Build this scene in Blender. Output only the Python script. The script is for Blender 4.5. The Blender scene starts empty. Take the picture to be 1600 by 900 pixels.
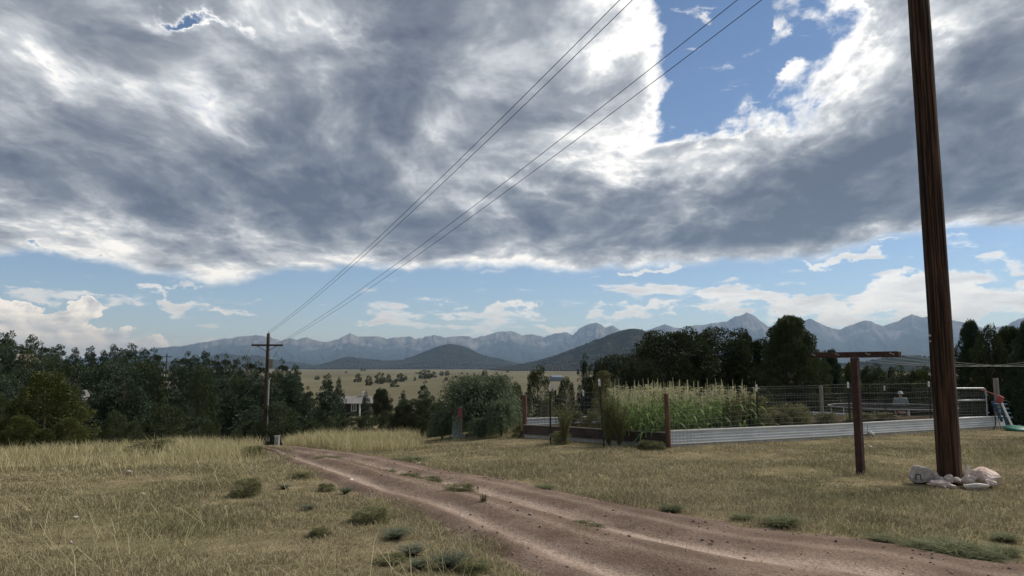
import bpy, bmesh, math, random
import numpy as np
from mathutils import Vector, Matrix, noise as mnoise

# ------------------------------------------------------------------ camera
scene = bpy.context.scene
col = scene.collection
F_PX, PITCH, CAM_H, HORIZON = 1110.0, math.radians(6.27), 1.6, 572.0
cam_d = bpy.data.cameras.new('camera'); cam_d.sensor_width = 36.0
cam_d.lens = 36.0 * F_PX / 1600.0
cam_d.clip_start = 0.05; cam_d.clip_end = 120000.0
cam = bpy.data.objects.new('camera', cam_d); col.objects.link(cam)
cam.location = (0, 0, CAM_H); cam.rotation_euler = (math.pi / 2 + PITCH, 0, 0)
scene.camera = cam

def ray(px, py):
    """direction through a point of the 1600x900 photograph"""
    a, b = (px - 800) / F_PX, (450 - py) / F_PX
    cp, sp = math.cos(PITCH), math.sin(PITCH)
    return Vector((a, cp - b * sp, sp + b * cp))
def azel(px, py):
    v = ray(px, py).normalized()
    return math.degrees(math.atan2(v.x, v.y)), math.degrees(math.asin(v.z))
def at_dist(px, py, d):
    """point on that ray at ground distance d from the camera"""
    v = ray(px, py); k = d / math.hypot(v.x, v.y)
    return Vector((v.x * k, v.y * k, CAM_H + v.z * k))

# ------------------------------------------------------------------ render / view
scene.render.engine = 'CYCLES'
scene.cycles.use_denoising = True
try: scene.cycles.denoiser = 'OPENIMAGEDENOISE'
except Exception: pass
scene.cycles.max_bounces = 6; scene.cycles.diffuse_bounces = 3
scene.cycles.transparent_max_bounces = 8; scene.cycles.volume_bounces = 0
scene.cycles.use_adaptive_sampling = True
scene.view_settings.view_transform = 'Standard'; scene.view_settings.look = 'None'
scene.view_settings.gamma = 1.0; scene.view_settings.use_curve_mapping = False
scene.view_settings.exposure = 0.12

# ------------------------------------------------------------------ node expressions
class E:
    """a socket with arithmetic"""
    def __init__(s, nt, sock): s.nt, s.s = nt, sock
    def _m(s, op, *a, clamp=False):
        n = s.nt.nodes.new('ShaderNodeMath'); n.operation = op; n.use_clamp = clamp
        for i, v in enumerate((s,) + a):
            if isinstance(v, E): s.nt.links.new(v.s, n.inputs[i])
            else: n.inputs[i].default_value = v
        return E(s.nt, n.outputs[0])
    def __add__(s, o): return s._m('ADD', o)
    __radd__ = __add__
    def __sub__(s, o): return s._m('SUBTRACT', o)
    def __rsub__(s, o): return (s * -1.0) + o
    def __mul__(s, o): return s._m('MULTIPLY', o)
    __rmul__ = __mul__
    def __truediv__(s, o): return s._m('DIVIDE', o)
    def max(s, o): return s._m('MAXIMUM', o)
    def min(s, o): return s._m('MINIMUM', o)
    def pow(s, o): return s._m('POWER', o)
    def abs(s): return s._m('ABSOLUTE')
    def exp(s): return s._m('EXPONENT')
    def asin(s): return s._m('ARCSINE')
    def atan2(s, o): return s._m('ARCTAN2', o)
    def sat(s): return s._m('ADD', 0.0, clamp=True)
    def step(s, lo, hi, a=0.0, b=1.0):
        n = s.nt.nodes.new('ShaderNodeMapRange'); n.interpolation_type = 'SMOOTHSTEP'
        s.nt.links.new(s.s, n.inputs[0])
        for i, v in zip((1, 2, 3, 4), (lo, hi, a, b)):
            if isinstance(v, E): s.nt.links.new(v.s, n.inputs[i])
            else: n.inputs[i].default_value = v
        return E(s.nt, n.outputs[0])
def vec(nt, x, y, z=0.0):
    n = nt.nodes.new('ShaderNodeCombineXYZ')
    for i, v in enumerate((x, y, z)):
        if isinstance(v, E): nt.links.new(v.s, n.inputs[i])
        else: n.inputs[i].default_value = v
    return E(nt, n.outputs[0])
def sep(nt, v):
    n = nt.nodes.new('ShaderNodeSeparateXYZ'); nt.links.new(v.s, n.inputs[0])
    return [E(nt, o) for o in n.outputs]
def noise_tex(nt, v, scale, detail=4.0, rough=0.5, distort=0.0, lac=2.0, color=False):
    n = nt.nodes.new('ShaderNodeTexNoise'); n.noise_dimensions = '3D'
    nt.links.new(v.s, n.inputs['Vector'])
    n.inputs['Scale'].default_value = scale; n.inputs['Detail'].default_value = detail
    n.inputs['Roughness'].default_value = rough; n.inputs['Distortion'].default_value = distort
    n.inputs['Lacunarity'].default_value = lac
    return E(nt, n.outputs['Color' if color else 'Fac'])
def noise2(nt, v, scale, detail=4.0, rough=0.5, color=False):
    e = noise_tex(nt, v, scale, detail, rough, color=color); e.s.node.noise_dimensions = '2D'
    return e
def voronoi(nt, v, scale, feature='F1', rnd=1.0):
    n = nt.nodes.new('ShaderNodeTexVoronoi'); n.feature = feature
    nt.links.new(v.s, n.inputs['Vector']); n.inputs['Scale'].default_value = scale
    n.inputs['Randomness'].default_value = rnd
    return E(nt, n.outputs['Distance'])
def mixc(nt, f, a, b):
    n = nt.nodes.new('ShaderNodeMix'); n.data_type = 'RGBA'; n.clamp_factor = True
    for i, v in ((0, f), (6, a), (7, b)):
        if isinstance(v, E): nt.links.new(v.s, n.inputs[i])
        elif i: n.inputs[i].default_value = (*v, 1.0)
        else: n.inputs[i].default_value = v
    return E(nt, n.outputs[2])
def scalec(nt, c, f):
    n = nt.nodes.new('ShaderNodeVectorMath'); n.operation = 'SCALE'
    nt.links.new(c.s, n.inputs[0])
    if isinstance(f, E): nt.links.new(f.s, n.inputs['Scale'])
    else: n.inputs['Scale'].default_value = f
    return E(nt, n.outputs[0])
def ramp(nt, f, stops):
    n = nt.nodes.new('ShaderNodeValToRGB'); nt.links.new(f.s, n.inputs[0])
    e = n.color_ramp.elements
    while len(e) < len(stops): e.new(0.5)
    for el, (p, c) in zip(e, stops):
        el.position = p; el.color = (c, c, c, 1) if not isinstance(c, tuple) else (*c, 1)
    return E(nt, n.outputs[0])

# ------------------------------------------------------------------ sun and sky
SUN_AZ, SUN_EL = 66.0, 44.0
def build_world():
    w = bpy.data.worlds.new('World'); scene.world = w; w.use_nodes = True
    nt = w.node_tree; nt.nodes.clear()
    STR = 0.1
    out = nt.nodes.new('ShaderNodeOutputWorld'); bg = nt.nodes.new('ShaderNodeBackground')
    nt.links.new(bg.outputs[0], out.inputs[0]); bg.inputs[1].default_value = STR
    sky = nt.nodes.new('ShaderNodeTexSky'); sky.sky_type = 'NISHITA'; sky.sun_disc = False
    sky.sun_elevation = math.radians(SUN_EL); sky.sun_rotation = math.radians(SUN_AZ)
    sky.altitude = 2400; sky.air_density = 1.0; sky.dust_density = 0.15; sky.ozone_density = 3.0
    tc = nt.nodes.new('ShaderNodeTexCoord'); d = E(nt, tc.outputs['Generated'])
    w.cycles.sampling_method = 'MANUAL'; w.cycles.sample_map_resolution = 256
    x, y, z = sep(nt, d)
    az = x.atan2(y) * (180 / math.pi); el = z.asin() * (180 / math.pi)
    # cloud deck on a plane overhead, flattened towards the horizon
    zz = z.max(0.0) + 0.18
    px_, py_ = x / zz, y / zz
    P = vec(nt, px_, py_)
    wx, wy, _ = sep(nt, noise2(nt, P, 1.3, 2, 0.5, color=True))
    ox, oy = (wx - 0.5) * 0.24 + px_, (wy - 0.5) * 0.24 + py_ * 0.72
    # ragged coordinates for the holes and the edge of the deck
    dx, dy, _ = sep(nt, noise2(nt, vec(nt, az * 0.16, el * 0.22), 1.0, 5, 0.62, color=True))
    rag = vec(nt, (dx - 0.5) * 10.0 + az, (dy - 0.5) * 6.5 + el)
    def total(lst, A=rag):
        t = 0.0
        for (px, py, rx, ry, amp) in lst:
            a0, e0 = azel(px, py); sx, sy = math.degrees(rx / F_PX), math.degrees(ry / F_PX)
            n = nt.nodes.new('ShaderNodeVectorMath'); n.operation = 'MULTIPLY_ADD'
            nt.links.new(A.s, n.inputs[0]); n.inputs[1].default_value = (1 / sx, 1 / sy, 0); n.inputs[2].default_value = (-a0 / sx, -e0 / sy, 0)
            q = nt.nodes.new('ShaderNodeVectorMath'); q.operation = 'DOT_PRODUCT'
            nt.links.new(n.outputs[0], q.inputs[0]); nt.links.new(n.outputs[0], q.inputs[1])
            p = nt.nodes.new('ShaderNodeMath'); p.operation = 'POWER'; p.inputs[0].default_value = 0.36788
            nt.links.new(q.outputs['Value'], p.inputs[1])
            t = E(nt, p.outputs[0])._m('MULTIPLY_ADD', amp, t)
        return t
    # lower edge of the deck
    edge_px = [(-300, 400), (0, 397), (95, 392), (150, 405), (220, 425), (330, 446), (420, 428), (520, 418), (640, 420),
               (800, 418), (920, 421), (1050, 416), (1180, 410), (1290, 396), (1380, 376), (1450, 364), (1530, 354), (1600, 348), (1900, 330)]
    LO, HI = -70.0, 70.0
    st = []
    for p in edge_px:
        a0, e0 = azel(*p); st.append(((a0 - LO) / (HI - LO), e0 / 20.0))
    edge = ramp(nt, (az - LO) * (1 / (HI - LO)), st) * 20.0
    over = (dy - 0.5) * 2.4 + el - edge                      # degrees above the edge
    holes = total([(1125, 20, 95, 62, .86), (1225, 60, 105, 52, .80), (1140, 120, 105, 58, .72), (1080, 190, 60, 30, .85), (1190, 170, 70, 40, .42),
                   (1330, 20, 60, 30, .35), (318, 34, 52, 11, .72), (104, 384, 22, 8, .8), (1140, 96, 30, 13, -.65), (1215, 55, 20, 26, -.6), (1095, 20, 20, 12, -.5), (1260, 100, 26, 14, -.4)])
    n1 = noise2(nt, vec(nt, ox, oy), 2.1, 9, 0.61)
    n2 = noise2(nt, vec(nt, px_ + 7.3, py_ - 2.1), 0.8, 3, 0.5)
    bil = (noise2(nt, vec(nt, ox + 3.1, oy), 3.4, 5, 0.52) * 2.0 - 1.0).abs()      # rounded heaps
    dens = n1 * 1.15 + n2 * 0.4 + bil * 0.35 - 0.45 - holes * 0.46          # about 0.32 +- 0.12
    a_deck = dens.step(0.0, 0.19) * over.step(-0.3, 0.7)
    thin = dens.step(0.02, 0.34) * over.step(-0.3, 2.4)
    # relief: the same field sampled a little towards the sun
    sx, sy = math.sin(math.radians(SUN_AZ)) * .10, math.cos(math.radians(SUN_AZ)) * .10
    n1s = noise2(nt, vec(nt, ox + sx, oy + sy), 2.1, 6, 0.61)
    tone = total([(1000, 60, 70, 110, .38), (1090, 250, 150, 50, .40), (930, 230, 90, 50, .25), (1330, 70, 90, 60, .32),
                  (620, 120, 260, 110, .13), (250, 140, 220, 60, -.08), (330, 375, 200, 24, .22),
                  (1500, 250, 260, 90, -.20), (1180, 330, 320, 50, -.24), (870, 275, 120, 40, -.16), (800, 365, 220, 36, -.14),
                  (150, 230, 260, 45, -.14), (400, 310, 300, 40, -.14), (1560, 110, 120, 70, -.15)])
    lum = tone * 1.15 + 0.40 + (n1 - n1s) * 2.0 + (n2 - 0.5) * -0.6 + (n1 - 0.5) * -0.55 + (bil - .2) * -0.35 + (1.0 - thin) * 0.60
    c_deck = ramp(nt, lum.sat(), [(0.0, (0.095, 0.115, 0.165)), (0.28, (0.180, 0.205, 0.252)), (0.52, (0.315, 0.343, 0.39)),
                            (0.78, (0.60, 0.63, 0.67)), (1.0, (1.10, 1.09, 1.07))])
    # lower clouds: long streaks and small heaps between the deck and the mountains
    m1 = noise2(nt, vec(nt, az * 0.13 + (dx - .5) * .3, el * 0.60 + (dy - .5) * .6 + 3.0), 1.9, 6, 0.6)
    band = total([(1540, 455, 260, 20, .34), (1330, 474, 150, 20, .25), (1560, 395, 90, 16, .25), (1320, 393, 120, 8, .3), (1010, 424, 110, 5, .24), (1030, 462, 90, 24, .24), (1020, 497, 90, 9, .27),
                  (1150, 480, 60, 20, .2), (690, 500, 120, 14, .25), (860, 500, 60, 12, .22), (520, 478, 45, 9, .27), (370, 487, 40, 8, .28), (290, 464, 70, 8, .24),
                  (110, 462, 120, 14, .26), (790, 481, 36, 9, .34), (640, 522, 500, 12, .12), (1560, 490, 160, 18, .22)])
    dl = m1 * 1.1 - 0.70 + band * 1.15
    thl = dl.step(0.0, 0.22)
    l_low = ((m1 - 0.5) * -1.0 + 0.86 + (1.0 - thl) * 0.3).sat()
    c_low = ramp(nt, l_low, [(0.0, (0.28, 0.31, 0.37)), (0.5, (0.58, 0.60, 0.63)), (1.0, (1.08, 1.09, 1.10))])
    # heaped cumulus far off on the left
    rx_, ry_ = az * 0.16 + (dx - .5) * .2, el * 0.30 + (dy - .5) * .2
    m2 = noise2(nt, vec(nt, rx_, ry_ + 8.0), 2.0, 6, 0.56); m2b = noise2(nt, vec(nt, rx_ + .07, ry_ + 8.08), 2.0, 3, .56)
    hump = total([(50, 530, 90, 24, .6), (125, 515, 34, 14, .4), (200, 538, 60, 18, .6), (275, 540, 40, 12, .5), (150, 483, 36, 10, .5), (90, 490, 80, 8, .4), (-140, 520, 140, 30, .5)])
    dh = hump + (m2 - 0.5) * 0.8 - 0.22
    l_hump = ((m2 - m2b) * 2.2 + 0.55 + el * 0.05 + (1.0 - dh.step(0.0, .3)) * 0.35).sat()
    c_hump = ramp(nt, l_hump, [(0.0, (0.30, 0.34, 0.41)), (0.5, (0.66, 0.67, 0.68)), (1.0, (1.22, 1.20, 1.16))])
    inv = 1.0 / STR
    c = scalec(nt, E(nt, sky.outputs[0]), SKY_GAIN)
    c = mixc(nt, dh.step(0.0, 0.14), c, scalec(nt, c_hump, inv))
    c = mixc(nt, thl * 0.92, c, scalec(nt, c_low, inv))
    c = mixc(nt, a_deck, c, scalec(nt, c_deck, inv))
    nt.links.new(c.s, bg.inputs[0])
SKY_GAIN = 1.02
build_world()
def build_sun():
    l = bpy.data.lights.new('sun', 'SUN'); l.energy = 3.7; l.angle = math.radians(25); l.color = (1.0, 0.95, 0.87)
    o = bpy.data.objects.new('sun', l); col.objects.link(o)
    a, e = math.radians(SUN_AZ), math.radians(SUN_EL)
    v = Vector((math.sin(a) * math.cos(e), math.cos(a) * math.cos(e), math.sin(e)))
    o.rotation_euler = v.to_track_quat('Z', 'Y').to_euler(); o.location = v * 60
build_sun()

# ------------------------------------------------------------------ small helpers
rng = np.random.default_rng(7)
random.seed(7)
def tag(o, label=None, cat=None, group=None, kind=None):
    if label: o['label'] = label
    if cat: o['category'] = cat
    if group: o['group'] = group
    if kind: o['kind'] = kind
    return o
def empty(name, loc=(0, 0, 0), rz=0.0, scale=1.0):
    o = bpy.data.objects.new(name, None); col.objects.link(o); o.empty_display_size = 0.2
    o.location = loc; o.rotation_euler = (0, 0, rz); o.scale = (scale,) * 3 if not hasattr(scale, '__len__') else scale
    return o
def mesh_np(name, verts, quads=None, tris=None, smooth=False):
    """mesh from numpy arrays"""
    me = bpy.data.meshes.new(name)
    verts = np.asarray(verts, dtype=np.float32)
    nq = 0 if quads is None else len(quads); ntr = 0 if tris is None else len(tris)
    me.vertices.add(len(verts)); me.vertices.foreach_set('co', verts.ravel())
    loops = []
    if nq: loops.append(np.asarray(quads, dtype=np.int32).ravel())
    if ntr: loops.append(np.asarray(tris, dtype=np.int32).ravel())
    loops = np.concatenate(loops)
    me.loops.add(len(loops)); me.loops.foreach_set('vertex_index', loops)
    me.polygons.add(nq + ntr)
    ls = np.concatenate([np.arange(nq) * 4, nq * 4 + np.arange(ntr) * 3]).astype(np.int32)
    me.polygons.foreach_set('loop_start', ls)
    if smooth: me.polygons.foreach_set('use_smooth', np.ones(nq + ntr, dtype=bool))
    me.update(calc_edges=True); me.validate()
    return me
def link(name, me, mat=None, parent=None, loc=None):
    o = bpy.data.objects.new(name, me); col.objects.link(o)
    if mat is not None and len(me.materials) == 0: me.materials.append(mat)
    if parent is not None: o.parent = parent
    if loc is not None: o.location = loc
    return o
class MB:
    """collects boxes, tubes and prisms; build() links them as one mesh object"""
    def __init__(s): s.bm = bmesh.new()
    def box(s, c, size, rot=None, bevel=0.0):
        g = bmesh.ops.create_cube(s.bm, size=1.0)['verts']
        M = Matrix.Translation(Vector(c)) @ (rot.to_4x4() if rot is not None else Matrix()) @ Matrix.Diagonal((*size, 1))
        bmesh.ops.transform(s.bm, matrix=M, verts=g)
        if bevel:
            es = list({e for v in g for e in v.link_edges})
            bmesh.ops.bevel(s.bm, geom=es, offset=bevel, segments=1, affect='EDGES')
        return s
    def tube(s, pts, r, n=6, cap=True):
        pts = [Vector(p) for p in pts]
        rs = r if hasattr(r, '__len__') else [r] * len(pts)
        rings = []
        up = Vector((0, 0, 1))
        for i, p in enumerate(pts):
            t = (pts[min(i + 1, len(pts) - 1)] - pts[max(i - 1, 0)]).normalized()
            a = t.cross(up if abs(t.z) < 0.95 else Vector((1, 0, 0))).normalized(); b = t.cross(a)
            rings.append([s.bm.verts.new(p + (a * math.cos(2 * math.pi * k / n) + b * math.sin(2 * math.pi * k / n)) * rs[i]) for k in range(n)])
        for A, B in zip(rings, rings[1:]):
            for k in range(n): s.bm.faces.new((A[k], A[(k + 1) % n], B[(k + 1) % n], B[k]))
        if cap and n > 2:
            s.bm.faces.new(rings[0][::-1]); s.bm.faces.new(rings[-1])
        return s
    def prism(s, outline, y0, y1, axis='y'):
        """extrude a 2D outline (x,z) from y0 to y1"""
        A = [s.bm.verts.new((p[0], y0, p[1])) for p in outline]; B = [s.bm.verts.new((p[0], y1, p[1])) for p in outline]
        n = len(outline)
        for k in range(n): s.bm.faces.new((A[k], A[(k + 1) % n], B[(k + 1) % n], B[k]))
        s.bm.faces.new(A[::-1]); s.bm.faces.new(B)
        return s
    def mesh(s, name, smooth=False):
        bmesh.ops.recalc_face_normals(s.bm, faces=s.bm.faces[:])
        me = bpy.data.meshes.new(name); s.bm.to_mesh(me); s.bm.free()
        if smooth:
            for p in me.polygons: p.use_smooth = True
        return me
    def build(s, name, mat, parent=None, smooth=False):
        return link(name, s.mesh(name, smooth), mat, parent)

# numpy value noise
def _hash(ix, iy, seed):
    n = (ix.astype(np.int64) * 374761393 + iy.astype(np.int64) * 668265263 + seed * 974634777) & 0x7fffffff
    n = ((n ^ (n >> 13)) * 1274126177) & 0x7fffffff
    n = (n ^ (n >> 16)) & 0xffff
    return n / 65535.0
def vnoise(x, y, seed=0):
    x = np.asarray(x, float); y = np.asarray(y, float)
    ix, iy = np.floor(x), np.floor(y); fx, fy = x - ix, y - iy
    fx = fx * fx * fx * (fx * (fx * 6 - 15) + 10); fy = fy * fy * fy * (fy * (fy * 6 - 15) + 10)
    a, b = _hash(ix, iy, seed), _hash(ix + 1, iy, seed); c, d = _hash(ix, iy + 1, seed), _hash(ix + 1, iy + 1, seed)
    return (a + (b - a) * fx) * (1 - fy) + (c + (d - c) * fx) * fy
def fbm(x, y, oct=4, seed=0, gain=0.5):
    t, a, n = 0.0, 1.0, 0.0
    for k in range(oct):
        t = t + a * vnoise(np.asarray(x) * 2 ** k, np.asarray(y) * 2 ** k, seed + k); n += a; a *= gain
    return t / n
def ridged(x, y, oct=4, seed=0, gain=0.5):
    t, a, n = 0.0, 1.0, 0.0
    for k in range(oct):
        t = t + a * (1 - np.abs(2 * vnoise(np.asarray(x) * 2 ** k, np.asarray(y) * 2 ** k, seed + k) - 1)); n += a; a *= gain
    return t / n
def sstep(x, a, b):
    t = np.clip((np.asarray(x, float) - a) / (b - a), 0, 1); return t * t * (3 - 2 * t)

# ------------------------------------------------------------------ shape of the land
def pchip(xs, ys):
    xs, ys = np.array(xs, float), np.array(ys, float); h = np.diff(xs); dl = np.diff(ys) / h
    m = np.zeros_like(ys); m[0], m[-1] = dl[0], dl[-1]
    for i in range(1, len(xs) - 1):
        if dl[i - 1] * dl[i] > 0:
            w1, w2 = 2 * h[i] + h[i - 1], h[i] + 2 * h[i - 1]; m[i] = (w1 + w2) / (w1 / dl[i - 1] + w2 / dl[i])
    def f(x):
        x = np.clip(np.asarray(x, float), xs[0], xs[-1]); i = np.clip(np.searchsorted(xs, x) - 1, 0, len(h) - 1)
        t = (x - xs[i]) / h[i]
        return ((2 * t**3 - 3 * t**2 + 1) * ys[i] + (t**3 - 2 * t**2 + t) * h[i] * m[i] + (-2 * t**3 + 3 * t**2) * ys[i + 1] + (t**3 - t**2) * h[i] * m[i + 1])
    return f
FAR = [(200, -8.9), (380, -10.4), (1000, -12.5), (4000, -19), (8000, -24), (90000, -24.01)]
Z_L = pchip(*zip(*([(0, 0), (6.4, 0), (10, -.04), (14, -.17), (18, -.40), (22, -.74), (26, -1.15), (32, -1.80), (58, -4.7), (100, -7.0)] + FAR)))
Z_R = pchip(*zip(*([(0, 0), (6.4, 0), (10, -.02), (14, -.07), (18, -.15), (22, -.235), (25, -.60), (29, -1.08), (40, -2.4), (80, -5.2), (120, -7.0)] + FAR)))
def ground_z(x, y):
    x = np.asarray(x, float); y = np.asarray(y, float)
    d = np.hypot(x, y); az = np.degrees(np.arctan2(x, y))
    w = sstep(az, -11, 3)
    z = Z_L(d) * (1 - w) + Z_R(d * (1 - (1 - np.cos(np.radians(np.clip(az, 0, 45)))) * (1 - sstep(d, 60, 200)))) * w
    z = z + 9.0 * np.exp(-((az + 46) / 15.0) ** 2) * sstep(d, 55, 170) * (1 - sstep(d, 280, 600))
    z = z + 0.05 * (fbm(x * 0.45, y * 0.45, 3, 11) - .5) * sstep(d, 3, 8) * (1 - sstep(d, 60, 120))
    z = z + 1.2 * (fbm(x * 0.03, y * 0.03, 3, 12) - .5) * sstep(d, 60, 140) * (1 - sstep(d, 2000, 4000))
    return z
def gz(x, y): return float(ground_z(np.array([x]), np.array([y]))[0])
def at_ground(px, py):
    """where the ray through a photograph point first meets the ground"""
    v = ray(px, py); h = math.hypot(v.x, v.y); v = v / h
    ds = np.concatenate([np.arange(2, 60, .02), np.arange(60, 4000, .5)])
    below = (CAM_H + v.z * ds) - ground_z(v.x * ds, v.y * ds)
    i = int(np.argmax(below < 0)) if (below < 0).any() else len(ds) - 1
    d = ds[i]
    return Vector((v.x * d, v.y * d, gz(v.x * d, v.y * d)))
def on_ground(px, d):
    """ground point below the picture column px at ground distance d (column taken near the horizon)"""
    v = ray(px, HORIZON); h = math.hypot(v.x, v.y)
    x, y = v.x / h * d, v.y / h * d
    return Vector((x, y, gz(x, y)))

# ------------------------------------------------------------------ materials
MATS = {}
def new_mat(name):
    m = bpy.data.materials.new(name); m.use_nodes = True; nt = m.node_tree
    b = nt.nodes['Principled BSDF']; b.inputs['Roughness'].default_value = 0.85
    b.inputs['Specular IOR Level'].default_value = 0.25
    MATS[name] = m
    return m, nt, b
def coord(nt, kind='Object'):
    n = nt.nodes.new('ShaderNodeTexCoord'); return E(nt, n.outputs[kind])
def geo_pos(nt):
    n = nt.nodes.new('ShaderNodeNewGeometry'); return E(nt, n.outputs['Position'])
def attr(nt, name, out='Fac'):
    n = nt.nodes.new('ShaderNodeAttribute'); n.attribute_name = name; return E(nt, n.outputs[out])
def obj_random(nt):
    n = nt.nodes.new('ShaderNodeObjectInfo'); return E(nt, n.outputs['Random'])
def bump(nt, b, h, strength=0.5, dist=0.02):
    n = nt.nodes.new('ShaderNodeBump'); n.inputs['Strength'].default_value = strength; n.inputs['Distance'].default_value = dist
    nt.links.new(h.s, n.inputs['Height']); nt.links.new(n.outputs[0], b.inputs['Normal'])
def base(nt, b, c): nt.links.new(c.s, b.inputs['Base Color'])
def mat_plain(name, c1, c2, scale=6.0, rough=0.7, bumps=0.0, metal=0.0, stretch=(1, 1, 1), spec=0.25):
    """two-tone mottled material in object space"""
    m, nt, b = new_mat(name)
    v = coord(nt); x, y, z = sep(nt, v)
    vv = vec(nt, x * stretch[0], y * stretch[1], z * stretch[2])
    n = noise_tex(nt, vv, scale, 6, 0.6)
    base(nt, b, mixc(nt, n.step(0.3, 0.7), c1, c2))
    b.inputs['Roughness'].default_value = rough; b.inputs['Metallic'].default_value = metal; b.inputs['Specular IOR Level'].default_value = spec
    if bumps: bump(nt, b, n, bumps, 0.01)
    return m
def mat_leaf(name, c1, c2, c3, rough=0.65, trans=0.0, val=0.35, patch=None):
    """foliage: colour varies by leaf (attribute), by clump and by plant"""
    m, nt, b = new_mat(name)
    f = attr(nt, 'leaf'); r = obj_random(nt)
    g = noise_tex(nt, coord(nt), 5.0, 2, 0.5)
    c = mixc(nt, f, c1, c2)
    c = mixc(nt, (g.step(0.45, 0.75)) * 0.6, c, c3)
    if patch:
        big = noise_tex(nt, coord(nt), 0.33, 4, 0.6); c = mixc(nt, big.step(.46, .66) * .6, c, patch)
        c = scalec(nt, c, noise_tex(nt, coord(nt), 1.1, 3, .6).step(.3, .7, .78, 1.12))
    c = scalec(nt, c, (r * val) + (1.0 - val / 2))
    base(nt, b, c); b.inputs['Roughness'].default_value = rough; b.inputs['Specular IOR Level'].default_value = 0.2
    if trans:
        t = nt.nodes.new('ShaderNodeBsdfTranslucent'); nt.links.new(c.s, t.inputs[0])
        mx = nt.nodes.new('ShaderNodeMixShader'); mx.inputs[0].default_value = trans
        out = nt.nodes['Material Output']
        nt.links.new(b.outputs[0], mx.inputs[1]); nt.links.new(t.outputs[0], mx.inputs[2]); nt.links.new(mx.outputs[0], out.inputs[0])
    return m

DIRT_D, DIRT_M, DIRT_L = (0.165, 0.118, 0.092), (0.255, 0.188, 0.148), (0.50, 0.39, 0.315)
def dirt_colour(nt, p, light):
    n = noise_tex(nt, p, 1.3, 5, 0.6); g = noise_tex(nt, p, 38.0, 3, 0.7); k = voronoi(nt, p, 26.0)
    c = mixc(nt, n.step(0.35, 0.65), DIRT_D, DIRT_M)
    c = mixc(nt, light, c, DIRT_L)
    c = mixc(nt, g.step(0.35, 0.75) * 0.55, c, (0.07, 0.05, 0.042))
    c = mixc(nt, k.step(0.16, 0.10) * noise_tex(nt, p, 3.0, 2).step(0.5, 0.7), c, (0.36, 0.31, 0.28))
    return c, g
def mat_ground():
    m, nt, b = new_mat('ground_soil')
    p = geo_pos(nt); road = attr(nt, 'road'); x, y, z = sep(nt, p)
    dist = (x * x + y * y).pow(0.5)
    n1 = noise_tex(nt, p, 0.35, 5, 0.6); n2 = noise_tex(nt, p, 2.4, 5, 0.65); n3 = noise_tex(nt, p, 30.0, 3, 0.7)
    # thatch of dry grass over soil
    c = mixc(nt, n2.step(0.35, 0.7), (0.185, 0.150, 0.092), (0.300, 0.250, 0.150))
    c = mixc(nt, n1.step(0.48, 0.68) * 0.75, c, (0.165, 0.155, 0.078))
    c = mixc(nt, n3.step(0.45, 0.75) * 0.6, c, (0.075, 0.060, 0.040))
    # open range further off: straw with tonal bands, cloud shadow darkened into the colour
    f1 = noise_tex(nt, vec(nt, x * 0.004, y * 0.0012), 1.0, 6, 0.65); f2 = noise_tex(nt, vec(nt, x * .06, y * .03), 1.0, 4, .6)
    far = mixc(nt, f1.step(0.35, 0.65), (0.122, 0.112, 0.074), (0.175, 0.160, 0.110))
    far = mixc(nt, f2.step(0.5, 0.75) * 0.5, far, (0.085, 0.083, 0.048))
    c = mixc(nt, dist.step(60, 200), c, far)
    dc, g = dirt_colour(nt, p, 0.12)
    edge = road + (n2 - 0.5) * 1.1 + (n3 - .5) * .4
    c = mixc(nt, edge.step(0.42, 0.62), c, dc)
    base(nt, b, c); b.inputs['Roughness'].default_value = 1.0; b.inputs['Specular IOR Level'].default_value = 0.0
    bump(nt, b, n2 * 0.6 + n3 * 0.5, 0.7, 0.04)
    return m
def mat_road():
    m, nt, b = new_mat('road_dirt')
    p = geo_pos(nt); uv = coord(nt, 'UV'); u, v, _ = sep(nt, uv)
    wob = noise_tex(nt, vec(nt, v * 0.35, 0.0), 1.0, 3, 0.5) - 0.5
    uu = u + wob * 0.10
    def track(c, w): return ((((uu - c) * (1 / w)).pow(2.0)) * -1.0).exp()
    br = noise_tex(nt, vec(nt, u * 9.0, v * 0.5), 1.0, 4, 0.6)
    light = (track(0.19, 0.05) * 0.9 + track(0.60, 0.055) + track(0.40, 0.03) * 0.35 + track(0.78, 0.03) * 0.35) * br.step(0.25, 0.55)
    dc, g = dirt_colour(nt, p, light.sat())
    fine = noise_tex(nt, p, 9.0, 5, 0.7)
    dc = mixc(nt, fine.step(0.52, 0.72) * 0.5, dc, (0.095, 0.070, 0.058))
    base(nt, b, dc); b.inputs['Roughness'].default_value = 1.0; b.inputs['Specular IOR Level'].default_value = 0.0
    bump(nt, b, g * 0.5 + fine, 0.8, 0.03)
    return m

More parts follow.
